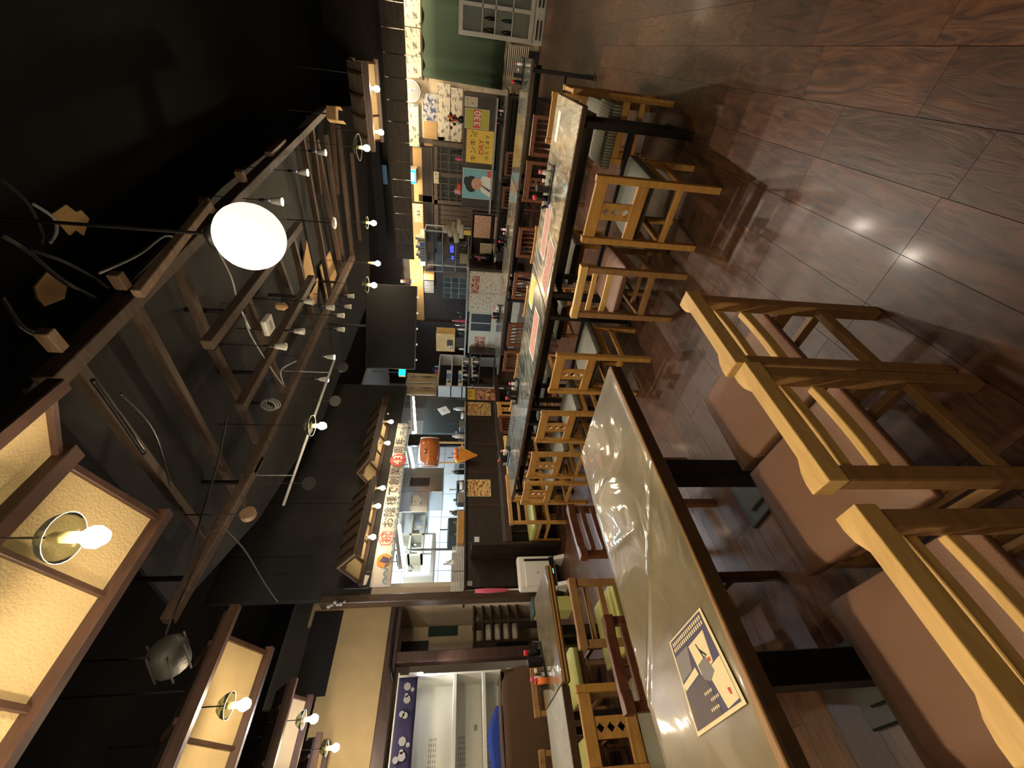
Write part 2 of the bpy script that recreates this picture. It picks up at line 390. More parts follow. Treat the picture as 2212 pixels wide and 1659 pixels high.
# vertical posts and header of the back wall
for a in ((905, 1180, 313, 322), (905, 1180, 434, 447), (885, 1180, 700, 712)):
    trim('trim_3', slabY(*a, 10.9, .1), 'dark_wood')
trim('trim_4', slabY(914, 936, 318, 600, 10.9, .09), 'dark_wood')
# kitchen opening: partition wall X=-5.35 .. posts, header, wall pieces
XW = -5.35
trim('wall_kitchen', B(-5.45, XW, 2.34, 6.4, 2.44, 4.3), 'ceiling_grey')
pst = struct(B(-5.48, -5.32, 2.27, 2.37, 0, 3.0).build('trim_5', 'table_edge', bev=.01))
# side wall left of the kitchen (plaster above a brown lintel)
XL = -6.3
(ly0, _), _ = rectX(850, 870, 1290, 1290.5, XL)
ly1 = 2.70
zl0, zl1 = 2.12, 2.27
trim('wall_side', B(XL - .1, XL, -1.1, ly1, zl1, 3.02), 'plaster')
trim('wall_side', B(XL - .1, XL, 2.4, ly1, 3.02, 3.35), 'plaster')
(oy0, oy1), (oz0, oz1) = rectX(736, 782, 1318, 1500, XL + .01)
trim('window_1', B(XL, XL + .012, oy0, oy1, 2.92, 3.3), 'ceiling_black')
lin = struct(B(XL - .12, XL + .06, -1.1, ly1, zl0, zl1).build('trim_6', 'trim_brown', bev=.008))
(py0, py1), _ = rectX(900, 1100, 1404, 1428, XL)
struct(B(XL - .1, XL + .06, py0, py1, 0, zl0).build('trim_7', 'trim_brown', bev=.008))
struct(B(-7.35, -7.3, .9, 2.7, 0, 2.3).build('wall_alcove', 'plaster_white'))
# dark low ceiling boards over the middle of the room, seen between the beams
poly = [PZ(*p, 3.42) for p in ((60, 840), (480, 405), (700, 235), (790, 225), (800, 640), (700, 900), (560, 1120), (380, 1320), (220, 1120))]
struct(MB().ext(poly, (0, 0, .03)).build('ceiling_boards', 'ceiling_grey'))
# ------------------------------------------------------------------ ceiling timbers
def pbeam(name, label, a, b, z, w, h, mat, group='old ceiling timbers under the dark roof', cat='beam'):
    p, q = PZ(*a, z), PZ(*b, z); c = (p + q) / 2
    o = MB().bar(p - c, q - c, w, h).build(name, mat, bev=.004); o.location = c
    return tag(o, label, cat, group)
pbeam('roof_beam', 'long rough timber edging the black roof void, running past the glowing globe lamp', (100, 828), (700, 238), 3.18, .07, .09, 'beam_brown')
o = pbeam('facing_board', 'pale lit board nailed along the long roof beam left of the globe lamp', (296, 636), (450, 440), 3.12, .05, .05, 'beam_pale')
joists = [((159, 787), (441, 1160), 'dark joist from the beam end beside the first canopy'), ((286, 655), (524, 1089), 'second dark joist with cable ties, ending by the hanging wood slice'),
 ((383, 572), (457, 752), 'short joist meeting the thick rail left of the globe lamp'), ((528, 636), (612, 845), 'joist crossing above the white alarm box'),
 ((459, 752), (520, 860), 'short diagonal joist under the thick rail'), ((522, 880), (556, 955), 'stub of joist beside the coiled cable'),
 ((600, 560), (640, 670), 'joist just under the globe lamp'), ((630, 514), (676, 690), 'joist beside the tan plywood panels'), ((652, 300), (717, 657), 'long joist left of the tan plywood'),
 ((682, 300), (748, 640), 'long joist above the unlit disc lamp'), ((703, 290), (742, 575), 'long joist behind the unlit disc lamp'), ((731, 270), (762, 560), 'rearmost long joist near the hanging bulbs'),
 ((668, 250), (690, 420), 'joist beside the small lit spotlight'), ((760, 330), (778, 520), 'joist over the rear bulbs'), ((716, 230), (728, 420), 'thin joist over the far canopy')]
for a, b, l in joists: pbeam('roof_joist', l, a, b, 3.28, .055, .06, 'beam_brown')
rails = [((447, 746), (646, 486), 'thick hanging rail passing under the globe lamp'), ((519, 880), (674, 600), 'second thick hanging rail carrying small brackets'), ((362, 1342), (560, 990), 'long lower rail with cables running along it'),
 ((540, 1020), (762, 556), 'longest lower rail ending in a pale tip near the far bulbs')]
for a, b, l in rails:
    o = pbeam('hanging_rail', l, a, b, 3.1, .07, .07, 'beam_brown', 'hanging rails under the roof')
    dv = PZ(*b, 3.1) - PZ(*a, 3.1)
    for q in (-.3, .3): B(dv.x * q - .012, dv.x * q + .012, dv.y * q - .012, dv.y * q + .012, .03, .32).build('hanger', 'black_metal', o)
def tails(pts):
    for i, (a, b, l) in enumerate(pts): pbeam('beam_end', l, a, b, 3.2, .05, .06, 'beam_pale', 'sawn ends past the long beam', 'beam')
tails([((438, 430), (462, 470), 'pale sawn beam end above the globe lamp'), ((515, 368), (528, 400), 'pale sawn beam end further along the long beam'), ((247, 590), (268, 622), 'dim sawn beam end by the hanging cable'), ((580, 335), (612, 305), 'faint sawn end near the small spotlights'), ((93, 715), (128, 755), 'dim sawn end at the near end of the long beam')])
for q, lab in (([(692, 577), (713, 543), (728, 593), (708, 648)], 'tan plywood panel nearest the far rail'), ([(663, 519), (683, 611), (668, 640), (655, 575)], 'narrow tan plywood panel between two joists'), ([(668, 620), (688, 600), (684, 655), (672, 665)], 'small tan plywood scrap beside the rail')):
    pts = [PZ(*p, 3.36) for p in q]; c = sum(pts, Vector()) / 4
    o = MB().ext([p - c for p in pts], (0, 0, .015)).build('plywood_panel', 'cardboard'); o.location = c; tag(o, lab, 'panel', 'plywood under the roof')
# torn paper scraps on the black roof
for q, lab in (([(112, 463), (143, 442), (165, 458), (176, 454), (193, 472), (182, 508), (165, 496), (153, 508)], 'torn tan paper scrap with a dark slot, nearer the globe lamp'), ([(76, 620), (102, 588), (132, 600), (146, 616), (140, 645), (97, 662), (82, 645)], 'torn tan paper scrap under the black cables')):
    pts = [PZ(*p, 3.6) for p in q]; c = sum(pts, Vector()) / len(pts)
    o = MB().ext([p - c for p in pts], (0, 0, .01)).build('paper_scrap', 'cardboard'); o.location = c; tag(o, lab, 'paper', 'paper scraps overhead')
def cable(pts, z, r, lab, mat='black_metal', group='loose cables overhead', name='cable'):
    P = [PZ(*p, z) if len(p) == 2 else PZ(p[0], p[1], p[2]) for p in pts]
    # smooth
    Q = []
    for i in range(len(P) - 1):
        p0, p1, p2, p3 = P[max(i - 1, 0)], P[i], P[i + 1], P[min(i + 2, len(P) - 1)]
        for k in range(6):
            t = k / 6; Q.append(.5 * ((2 * p1) + (p2 - p0) * t + (2 * p0 - 5 * p1 + 4 * p2 - p3) * t * t + (3 * p1 - p0 - 3 * p2 + p3) * t ** 3))
    Q.append(P[-1]); c = Q[0].copy()
    o = MB().tube([q - c for q in Q], r, 6).build(name, mat, smooth=True); o.location = c; return tag(o, lab, 'cable', group)
cable([(0, 508), (60, 545), (140, 610), (232, 658)], 3.5, .012, 'thick black cable sagging past the torn paper to the beam')
cable([(62, 540), (150, 570), (235, 622)], 3.5, .009, 'thinner black cable running beside the thick one', 'ceiling_grey')
cable([(0, 385), (60, 440), (90, 500), (88, 530)], 3.6, .008, 'looped black cable at the top of the roof void', 'ceiling_grey')
cable([(70, 440), (115, 470), (122, 500), (108, 525)], 3.6, .008, 'shorter looped cable beside the paper scrap', 'drain_grey')
cable([(215, 590), (300, 550), (355, 510), (388, 520)], 3.3, .007, 'pale cable hooked on the end of a beam stub', 'drain_grey')
cable([(200, 820), (250, 890), (312, 980)], 3.15, .012, 'glossy black cable along the first joist', 'black_plastic')
cable([(260, 850), (330, 930), (369, 1050)], 3.1, .006, 'thin cable bowing away from the first joist', 'black_plastic')
cable([(0, 640), (40, 700), (70, 720)], 3.3, .014, 'glossy cable bundle at the near roof edge', 'black_plastic')
cable([(473, 545), (500, 600), (515, 655), (540, 710)], 3.2, .006, 'white flex hanging behind the globe lamp', 'white_plastic')
cable([(528, 680), (545, 730), (610, 830), (607, 800), (640, 780)], 3.1, .006, 'pale flex looping under the joists', 'drain_grey')
cable([(490, 900), (470, 1000), (440, 1100), (395, 1260), (355, 1380)], 3.06, .006, 'dim cable following the long lower rail', 'ceiling_grey')
cable([(480, 1135), (530, 1190), (572, 1260), (600, 1300)], 2.9, .006, 'thin dark wire crossing the black space by the booths', 'ceiling_grey')
rg = MB()
for k in range(3):
    c = PZ(580 + k * 4, 876, 3.1); ring = [c + Vector((.06 * math.cos(a), .012 * k, .06 * math.sin(a))) for a in [2 * PI * i / 16 for i in range(17)]]; rg.tube(ring, .007, 5)
c = PZ(580, 876, 3.1); rg.v = [tuple(Vector(v) - c) for v in rg.v]
o = rg.build('cable_coil', 'drain_grey', smooth=True); o.location = c; tag(o, 'small coil of grey cable tied to the rail', 'cable')
# slender pale hanging pole
a, b = PZ(722, 778, 2.75), PZ(612, 1092, 2.95); c = (a + b) / 2
hp = thing('hanging_pole', 'slender pale pole hung level behind the middle bulb', 'pole', c)
rod(a - c, b - c, .012).build('pole', 'drain_grey', hp); 
for t in (.1, .82): p = a.lerp(b, t) - c; rod(p, p + Vector((0, 0, .45)), .004, 4).build('hanger', 'drain_grey', hp)
# wood slice hung from a joist
p = PZ(536, 1111, 2.85); ws = thing('wood_slice', 'round slice of pale wood hanging from the joist end', 'ornament', p)
MB().lathe([(.05, -.022), (.05, .022)], 18, (0, 0, 0), 'X').build('disc', 'beam_pale', ws, bev=.003); rod((0, 0, .05), (0, 0, .4), .005).build('cord', 'ceiling_grey', ws)
p = PZ(580, 702, 3.12); ab = thing('alarm_box', 'white square alarm box with rounded corners fixed between the joists', 'alarm', p)
B(-.075, .075, -.075, .075, -.02, .03).build('body', 'white_paint', ab, bev=.012, seg=2); B(-.04, .04, -.02, .02, -.024, -.02).build('label_plate', 'drain_grey', ab)
plain('steel_dull', (.016, .016, .015), .6, bump=.3)
p = PZ(375, 1445, 2.95); gl = thing('ceiling_fixture', 'grey perforated ceiling fixture above the second canopy', 'lamp', p, .3); rod((.1, 0, .08), (.1, 0, 4.3 - 2.95), .008).build('stem', 'black_metal', gl)
MB().lathe([(.05, 0), (.09, .04), (.09, .16), (.05, .2)], 14, (0, 0, 0), 'X').build('drum', 'steel_dull', gl, True)
for k in range(6): a = k * PI / 3; B(.0, .19, -.004, .004, .085, .093).build('rib', 'ceiling_grey', gl).rotation_euler = (a, 0, 0)
# ------------------------------------------------------------------ small gabled canopies
def canopy(label, ax, near, ridge, far, c0, c1, npan, group=None, roofmat='dark_wood', nb=6):
    """ridge runs along Y (ax='Y': near/ridge/far are (x,z)) or along X (ax='X': (y,z)); c0<c1 are the ends"""
    P = (lambda s, t, z: Vector((s, t, z))) if ax == 'Y' else (lambda s, t, z: Vector((t, s, z)))
    org = P(ridge[0], c1, ridge[1]); t = thing('gabled_canopy', label, 'canopy', org, 0, group)
    L = lambda s, tt, z: P(s, tt, z) - org
    def slope(e, nm, thick=.03, zoff=0, t0=c0, t1=c1, s0=0, s1=1):
        a = Vector((ridge[0], ridge[1])).lerp(Vector(e), s0); b = Vector((ridge[0], ridge[1])).lerp(Vector(e), s1)
        return MB().ext([L(a.x, t0, a.y + zoff), L(b.x, t0, b.y + zoff), L(b.x, t1, b.y + zoff), L(a.x, t1, a.y + zoff)], (0, 0, thick))
    for e, s in ((near, -1), (far, 1)):
        slope(e, 'roof', .02, .035).build('roof_board', roofmat, t)
        for k in range(nb):                                          # battens on top of the roof
            tt = c0 + (c1 - c0) * (k + .5) / nb
            slope(e, 'b', .018, .055, tt - .015, tt + .015, .02, 1.02).build('roof_batten', 'trim_brown', t)
        for k in range(npan):                                        # plaster panels between rafters
            ta = c0 + (c1 - c0) * k / npan; tb = c0 + (c1 - c0) * (k + 1) / npan
            slope(e, 'p', .02, .012, ta, tb - .002).build('plaster_panel', 'plaster', t)
        for k in range(npan + 1):
            tt = c0 + (c1 - c0) * k / npan; w = .022 if k < npan else .03
            tt = min(tt, c1 - w / 2)
            slope(e, 'r', .03, -.012, tt - w / 2, tt + w / 2, 0, 1).build('rafter', 'trim_brown', t, bev=.003)
        MB().bar(L(e[0], c0 - .03, e[1]), L(e[0], c1 + .03, e[1]), .05, .06).build('eave_beam', 'trim_brown', t, bev=.004)
    MB().bar(L(ridge[0], c0, ridge[1] - .02), L(ridge[0], c1 + .03, ridge[1] - .02), .07, .07).build('ridge_beam', 'trim_brown', t, bev=.004)
    for q in (.15, .85): rod(L(ridge[0], c0 + (c1 - c0) * q, ridge[1]), L(ridge[0], c0 + (c1 - c0) * q, 4.3), .006, 5).build('hanger_rod', 'black_metal', t)
    return t
CG = 'small gabled canopies over the booths'
canopy('nearest gabled canopy, brown-framed cream plaster underside over the long vinyl table', 'Y', (-1.10, 2.87), (-1.46, 3.03), (-1.90, 2.83), -1.0, 1.24, 6, CG)
canopy('second gabled canopy, over the narrow table with the light wooden edge', 'Y', (-3.00, 2.84), (-3.32, 3.03), (-3.74, 2.81), -1.0, 1.26, 4, CG)
canopy('third gabled canopy, lit by the bluish white bulb', 'Y', (-4.72, 2.86), (-4.98, 3.02), (-5.26, 2.82), -.9, 1.33, 4, CG)
canopy('farthest small canopy against the plaster wall', 'Y', (-5.75, 2.76), (-5.95, 2.9), (-6.15, 2.74), -.7, 1.12, 3, CG)
KG = 'slatted roofed canopies over the kitchen counter'
canopy('slatted canopy over the counter, at the anniversary banner\'s right end', 'Y', (-4.60, 2.59), (-4.92, 2.80), (-5.30, 2.63), 3.9, 5.2, 4, KG, 'lattice_wood', 5)
canopy('slatted canopy over the counter, above the left half of the banner', 'Y', (-4.60, 2.50), (-4.92, 2.74), (-5.30, 2.56), 2.5, 3.55, 4, KG, 'lattice_wood', 6)
canopy('long slatted canopy hanging over the back tables near the green curtain', 'X', (6.62, 2.72), (7.0, 2.98), (7.38, 2.72), -1.26, -.31, 3, None, 'lattice_wood', 4)
# ================================================================== LAMPS
def bulb_lamp(label, p, shade=.075, warm=True, cord=.5, r=.032, tilt=0, group='bare bulbs in glass shades', em=None):
    t = thing('bulb_lamp', label, 'lamp', p, 0, group)
    MB().lathe([(.004, -r * 1.05), (r * .6, -r * .9), (r, -r * .2), (r * .95, r * .35), (r * .5, r * 1.0), (r * .42, r * 1.4)], 14).build('bulb', em or ('bulb_warm' if warm else 'bulb_cool'), t, True)
    z = r * 1.4
    MB().lathe([(.017, z), (.019, z + .01), (.017, z + .07), (.008, z + .085)], 12).build('socket', 'socket', t, True)
    if shade:
        s = MB().lathe([(.018, z + .10), (shade * .5, z + .092), (shade * .85, z + .065), (shade, z + .035)], 22, cap=False).build('shade', 'shade_glass', t, True, solid=.003)
        ring = [(shade * math.cos(a), shade * math.sin(a), z + .035) for a in [2 * PI * i / 22 for i in range(23)]]
        MB().tube(ring, .0013, 5).build('shade_rim', 'lamp_glass_rim', t, True)
    rod((0, 0, z + .08), (0, 0, (cord if cord > 1 else p[2] + cord) - p[2]), .004, 5).build('cord', 'black_metal', t)
    return t
BL = [((205, 1160), 2.60, .08, True, 3.0, .036, 'nearest bulb in a wide clear glass shade under the first canopy'), ((528, 1522), 2.66, .07, True, 3.0, .034, 'warm bulb under the second canopy'),
 ((678, 1553), 2.62, .07, False, 3.0, .036, 'bluish white bulb under the third canopy'), ((725, 1615), 2.52, .06, True, 2.96, .034, 'small warm bulb by the farthest canopy'),
 ((696, 920), 2.6, .09, True, 3.42, .034, 'bulb under a wide glass disc shade over the middle tables'),
 ((814, 192), 2.62, 0, True, .2, .036, 'right bulb under the back canopy near the curtain'), ((823, 286), 2.6, 0, True, .25, .036, 'left bulb under the back canopy'),
 ((792, 320), 2.6, .14, True, 3.42, .036, 'bulb under a white rimmed dish beside the back canopy'), ((807, 482), 2.68, .08, True, 3.42, .036, 'bulb hanging right of the black screen, furthest from it'),
 ((816, 569), 2.64, 0, True, 3.42, .036, 'bulb hanging midway beside the black screen'), ((808, 616), 2.55, .1, True, 3.42, .034, 'bulb with glass shade at the screen\'s upper right corner')]
for px, z, sh, wm, cd, r, lab in BL: bulb_lamp(lab, PZ(*px, z), sh, wm, cd, r)
for px, sh, lab in (((845, 911), 0, 'rightmost bulb above the anniversary banner'), ((838, 957), 0, 'second bulb from the right above the banner'), ((827, 1054), 0, 'middle bulb above the banner, by the upper canopy corner'),
                    ((817, 1093), .06, 'bulb with small shade above the banner\'s middle'), ((806, 1160), 0, 'leftmost lit bulb above the red celebration character')):
    bulb_lamp(lab, PX(*px, -5.06), sh, True, .22, .034, group='bulbs over the kitchen counter', em='bulb_small')
for x, y, z, lab in ((-3.2, -.25, 2.62, 'unseen bulb added under the second canopy'), (-4.95, -.1, 2.6, 'unseen bulb added under the third canopy'), (-4.95, -.75, 2.6, 'second unseen bulb added under the third canopy'), (-1.40, -.05, 2.6, 'unseen bright bulb added under the first canopy'), (-1.40, -.7, 2.6, 'second unseen bright bulb added under the first canopy')):  # fill bulbs added out of view to light the left side and near chairs
    bulb_lamp(lab, (x, y, z), .075, True, 3.0, .035, em='fill_bulb' if x > -2 else None)
# opal globe
gp = PZ(541, 512, 2.42); g = thing('globe_lamp', 'large round opal globe lamp glowing cream under the long roof beam', 'lamp', gp)
MB().sph((0, 0, 0), .148, 28, 18).build('globe', 'opal_glow', g, True)
MB().lathe([(.06, .13), (.065, .16), (.02, .19)], 20).build('collar', 'black_metal', g, True); rod((0, 0, .19), (0, 0, 3.42 - gp.z), .008).build('stem', 'black_metal', g)
# small spotlights
def beam(o, e, col, z=-.02):
    l = bpy.data.lights.new('spot_beam', 'SPOT'); l.energy = e; l.color = col; l.spot_size = 2.3; l.spot_blend = .8; l.shadow_soft_size = .03
    b = bpy.data.objects.new('spot_beam', l); C.objects.link(b); b.parent = o; b.location = (0, 0, z)
def spot(label, p, lit, z1=.25):
    t = thing('spotlight', label, 'lamp', p, random.uniform(-.5, .5), 'small track spotlights')
    MB().lathe([(.018, .08), (.022, .05), (.03, .0), (.031, -.004)], 14, cap=False).build('reflector', 'white_paint', t, True, solid=.003)
    MB().lathe([(.002, -.008), (.02, -.006), (.026, .0)], 14).build('lens', 'bulb_cool' if lit else 'white_paint', t, True)
    MB().lathe([(.012, .08), (.012, .16), (.006, .17)], 10).build('holder', 'black_metal', t, True); rod((0, 0, .16), (0, 0, .16 + z1), .004, 5).build('stem', 'black_metal', t)
    if lit: beam(t, 45, (1, .84, .66))
SP = [((722, 772), 1, 'lit spotlight on the rail right of the middle bulb, upper'), ((708, 820), 1, 'lit spotlight nearest the middle bulb'), ((664, 373), 1, 'lit spotlight halfway along the joists behind the globe lamp'),
 ((609, 436), 1, 'lit spotlight just behind the globe lamp'), ((703, 330), 1, 'lit spotlight furthest back behind the globe lamp'), ((764, 640), 0, 'unlit spotlight beside the screen, topmost'), ((758, 663), 0, 'unlit spotlight beside the screen, second'),
 ((743, 682), 0, 'unlit spotlight facing the camera'), ((743, 712), 0, 'unlit spotlight beside the screen, lowest'), ((721, 665), 0, 'unlit spotlight on the rail end'), ((676, 652), 0, 'unlit warm spotlight under the tan plywood'),
 ((656, 716), 0, 'unlit spotlight between two rails'), ((617, 749), 0, 'round unlit spotlight under the joists')]
for px, lit, lab in SP: spot(lab, PZ(*px, 2.85), lit, 3.42 - 2.85 - .16)
p = PZ(724, 482, 2.9); t = thing('disc_lamp', 'unlit round white disc lamp on the joist', 'lamp', p)
MB().lathe([(.06, 0), (.065, .015), (.05, .03)], 20).build('disc', 'white_paint', t, True); rod((0, 0, .03), (0, 0, .52), .006).build('stem', 'black_metal', t)
p = PZ(608, 662, 2.95); t = thing('pendant_ornament', 'tan ornament hanging under the alarm box', 'ornament', p)
MB().lathe([(.01, -.05), (.035, -.02), (.03, .03), (.01, .05)], 8).build('body', 'cardboard', t); rod((0, 0, .05), (0, 0, .47), .003, 4).build('cord', 'black_metal', t)
# box lamp beside the far canopy
p = PZ(718, 247, 2.95); t = thing('box_spotlight', 'tan box spotlight with flaps beside the far end of the roof', 'lamp', p, .4)
B(-.07, .07, -.06, .06, -.05, .05).build('housing', 'cardboard', t, bev=.006); B(-.07, -.065, -.06, .06, -.13, -.05).build('flap', 'cardboard', t); B(.065, .07, -.06, .06, -.1, -.05).build('flap', 'cardboard', t); rod((0, 0, .05), (0, .0, .47), .008).build('stem', 'black_metal', t)
# hanging discs in the dark
for px, lab in (((741, 793), 'clear hanging disc below the lit spotlights'), ((724, 866), 'clear hanging disc behind the middle bulb'), ((667, 1044), 'patterned round disc hanging beside the pale pole')):
    p = PZ(*px, 2.65); t = thing('hanging_disc', lab, 'ornament', p, -.6, 'round discs hung in the dark'); MB().lathe([(.055, -.003), (.055, .003)], 20, (0, 0, 0), 'X').build('disc', 'ceiling_grey', t); rod((0, 0, .05), (0, 0, .77), .002, 4).build('cord', 'ceiling_grey', t)
# exit signs
(x0, x1), (z0, z1) = rectY(876, 898, 367, 396, 10.6)
t = thing('exit_sign', 'lit white and turquoise exit sign on the back wall over the lattice door', 'sign', ((x0 + x1) / 2, 10.6, z0))
w_, h_ = (x1 - x0), z1 - z0
B(-w_ / 2 - .01, w_ / 2 + .01, .002, .38, -.01, h_ + .01).build('housing', 'white_plastic', t); B(-w_ / 2, w_ / 2, -.004, .002, 0, h_).build('panel', 'sign_white', t)
B(-w_ / 2, w_ / 2, -.008, -.004, 0, h_ * .12).build('band', 'sign_cyan', t); B(-w_ / 2, -w_ / 2 + w_ * .16, -.008, -.004, 0, h_).build('band', 'sign_cyan', t); B(w_ / 2 - w_ * .16, w_ / 2, -.008, -.004, 0, h_).build('band', 'sign_cyan', t)
# hung flat-screen
d = ray(845, 707); d.normalize(); tp = Vector((0, 0, ZC)) + d * 6.6; az = math.atan2(-d.x, d.y)
tv = thing('television', 'large black flat screen hung from the ceiling over the back tables', 'television', tp, az)
B(-.64, .64, 0, .06, -.375, .375).build('casing', 'black_plastic', tv, bev=.006); B(-.63, .63, -.004, 0, -.362, .362).build('screen', 'screen_black', tv)
B(-.2, .2, .06, .1, -.2, .2).build('bracket', 'black_metal', tv); rod((0, .09, .1), (0, .09, 3.42 - tp.z), .02).build('pole', 'black_metal', tv)
for k in range(5): B(-.5 + k * .24, -.47 + k * .24, -.004, .03, -.40, -.375).build('clip', 'white_plastic', tv)
# projector-like turquoise sign box below the screen's left corner
p = PX(869, 799, -5.6)
t = thing('exit_sign', 'small turquoise exit sign box under the left end of the black screen', 'sign', p, math.radians(60))
B(-.13, .13, 0, .09, -.07, .07).build('housing', 'cardboard', t); B(-.13, .13, -.006, 0, -.07, .07).build('panel', 'sign_cyan', t)
# blue lit vents near back ceiling
(x0, x1), (z0, z1) = rectY(826, 836, 357, 398, 10.32); t = thing('blue_window_panel', 'narrow blue lit panel high on the back wall', 'panel', ((x0 + x1) / 2, 10.32, z0)); B(-(x1 - x0) / 2, (x1 - x0) / 2, 0, .03, 0, z1 - z0).build('panel', 'blue_paint', t)
# pale translucent ceiling box
(x0, x1), (z0, z1) = rectY(806, 826, 240, 560, 9.9); trim('trim_8', B(x0, x1, 9.9, 9.95, z0, z1), 'ceiling_grey')

# ================================================================== CHAIRS   (front of the seat towards +y, back at y=0)
def chair_base(t, wd, legm, seatm, seat_th=.06, sz=.43, dp=.42, post_h=.7, front=True):
    hw = wd / 2
    for s in (-1, 1):
        B(s * hw - s * .038, s * hw, -.018, .02, 0, post_h).build('leg', legm, t, bev=.003)
        B(s * hw - s * .036, s * hw, dp - .045, dp - .01, 0, sz - seat_th).build('leg', legm, t, bev=.003)
        B(s * hw - s * .03, s * hw - s * .008, .02, dp - .045, .2, .235).build('side_stretcher', legm, t, bev=.002)
        B(s * hw - s * .03, s * hw - s * .008, .02, dp - .045, sz - seat_th - .055, sz - seat_th).build('side_rail', legm, t, bev=.002)
    B(-hw + .036, hw - .036, dp - .04, dp - .018, sz - seat_th - .055, sz - seat_th).build('front_rail', legm, t)
    # cushion with a soft crown
    def top(u, v):
        x = (u - .5) * (wd + .01); y = -.0 + .03 + v * (dp + .0); e = min(u, 1 - u, v, 1 - v)
        return Vector((x, y, sz - .018 + .018 * min(1, e / .12) ** .5))
    mb = MB().sheet(top, 8, 8); n = len(mb.v)
    loop = [i * 9 for i in range(9)] + [8 * 9 + j for j in range(1, 9)] + [(8 - i) * 9 + 8 for i in range(1, 9)] + [8 - j for j in range(1, 8)]
    for i in loop: x, y, z = mb.v[i]; mb.v.append((x * .985, .015 + (y) * .97, sz - seat_th))
    m_ = len(loop)
    for k in range(m_): a, b = k, (k + 1) % m_; mb.f.append((loop[a], loop[b], n + b, n + a))
    mb.f.append(tuple(n + k for k in range(m_)))
    mb.build('seat', seatm, t, True, bev=.006, seg=2)
def crest(wd, z0, z1, y0=-.02, thick=.05, bow=.02):
    """top rail whose rear edge is straight and whose front edge swells at both ends, seen from above"""
    pts = []; N = 14; hw = wd / 2
    for i in range(N + 1): pts.append((-hw + wd * i / N, y0 - .006))
    for i in range(N + 1):
        u = 1 - i / N; e = abs(u - .5) * 2; k = min(1, max(0, (e - .55) / .25)); k = k * k * (3 - 2 * k)
        pts.append((-hw + wd * u, y0 + thick - bow * (1 - k)))
    return MB().ext([(x, y, z0) for x, y in pts], (0, 0, z1 - z0))
def ladder_chair(label, wood, crestm, seatm, wd=.37, h=.71, group=None, slats=((.585, .03), (.485, .035))):
    t = thing('ladder_back_chair', label, 'chair', (0, 0, 0), 0, group); hw = wd / 2
    chair_base(t, wd, wood, seatm, post_h=h - .045, dp=.46)
    crest(wd + .012, h - .047, h).build('top_rail', crestm, t, bev=.003, seg=2)
    for z, hh in slats:
        def sl(s, zz): return [(x, -.012 + .03 - .009 * (1 - (2 * abs(x) / wd) ** 2) + s, zz) for x in [-hw + .036 + (wd - .072) * i / 8 for i in range(9)]]
        pts = sl(0, z) + list(reversed(sl(.02, z)))
        MB().ext(pts, (0, 0, hh)).build('slat', crestm, t, bev=.002)
    B(-hw + .038, hw - .038, -.01, .012, .21, .25).build('rear_stretcher', wood, t, bev=.002)
    B(-hw + .03, hw - .03, .19, .215, .205, .23).build('cross_stretcher', wood, t)
    return t
def splat(x0, x1, z0, z1, y, th, holes=3, r=.024):
    mb = MB(); n = holes; cz = (z1 - z0) / n
    for k in range(n):
        a, b = z0 + cz * k, z0 + cz * (k + 1); m = (a + b) / 2; c = (x0 + x1) / 2; base = len(mb.v)
        P = [(x0, a), (x1, a), (x1, b), (x0, b), (c, m - r), (c + r, m), (c, m + r), (c - r, m)]
        for yy in (y, y + th): mb.v += [(px, yy, pz) for px, pz in P]
        tri = [(0, 1, 4), (0, 4, 7), (1, 5, 4), (1, 2, 5), (2, 6, 5), (2, 3, 6), (3, 7, 6), (3, 0, 7)]
        for q in tri: mb.f.append(tuple(base + i for i in q)); mb.f.append(tuple(base + 8 + i for i in reversed(q)))
        for i, j in ((4, 5), (5, 6), (6, 7), (7, 4), (1, 2), (3, 0)): mb.f.append((base + i, base + j, base + 8 + j, base + 8 + i))
    return mb
def diamond_chair(label, wood, seatm, wd=.36, h=.735, group=None):
    t = thing('diamond_splat_chair', label, 'chair', (0, 0, 0), 0, group); hw = wd / 2
    chair_base(t, wd, wood, seatm, seat_th=.075, sz=.44, post_h=h)
    B(-hw + .038, hw - .038, -.012, .014, h - .075, h - .006).build('top_rail', wood, t, bev=.003)
    B(-hw + .038, hw - .038, -.012, .014, .42, .485).build('lower_rail', wood, t, bev=.003)
    splat(-.048, .048, .485, h - .075, -.006, .014).build('splat', wood, t)
    B(-hw + .038, hw - .038, -.01, .012, .215, .25).build('rear_stretcher', wood, t, bev=.002)
    return t
def spindle_chair(label, wood, seatm, wd=.38, h=.76, group=None):
    t = thing('spindle_back_chair', label, 'chair', (0, 0, 0), 0, group); hw = wd / 2
    chair_base(t, wd, wood, seatm, post_h=h)
    B(-hw - .0, hw + .0, -.02, .012, h - .05, h).build('top_rail', wood, t, bev=.004)
    B(-hw + .038, hw - .038, -.012, .012, .47, .505).build('lower_rail', wood, t, bev=.003)
    for k in range(5):
        x = -hw + .075 + k * (wd - .15) / 4
        pts = [(x - .009, -.012 + .03 * math.sin(PI * i / 6), .5 + (h - .54) * i / 6) for i in range(7)]
        pts = pts + [(p[0], p[1] + .014, p[2]) for p in reversed(pts)]
        MB().ext(pts, (.018, 0, 0)).build('spindle', wood, t)
    return t
FG = 'ladder back chairs along the near side of the vinyl table'
c0 = ladder_chair('farthest of the three light oak ladder chairs by the vinyl table, brown leather seat', 'oak_old', 'oak_pale', 'leather_brown', .345, .715, FG)
def pos(back_mid, facing):   # facing angle of +y
    return facing
def put(o, x, y, deg): o.location = (x, y, 0); o.rotation_euler = (0, 0, math.radians(deg))
put(c0, -.585, 1.01, 85)
dup(c0, (-.595, .63, 0), math.radians(85), 'middle light oak ladder chair by the vinyl table, its leather seat fully seen', FG)
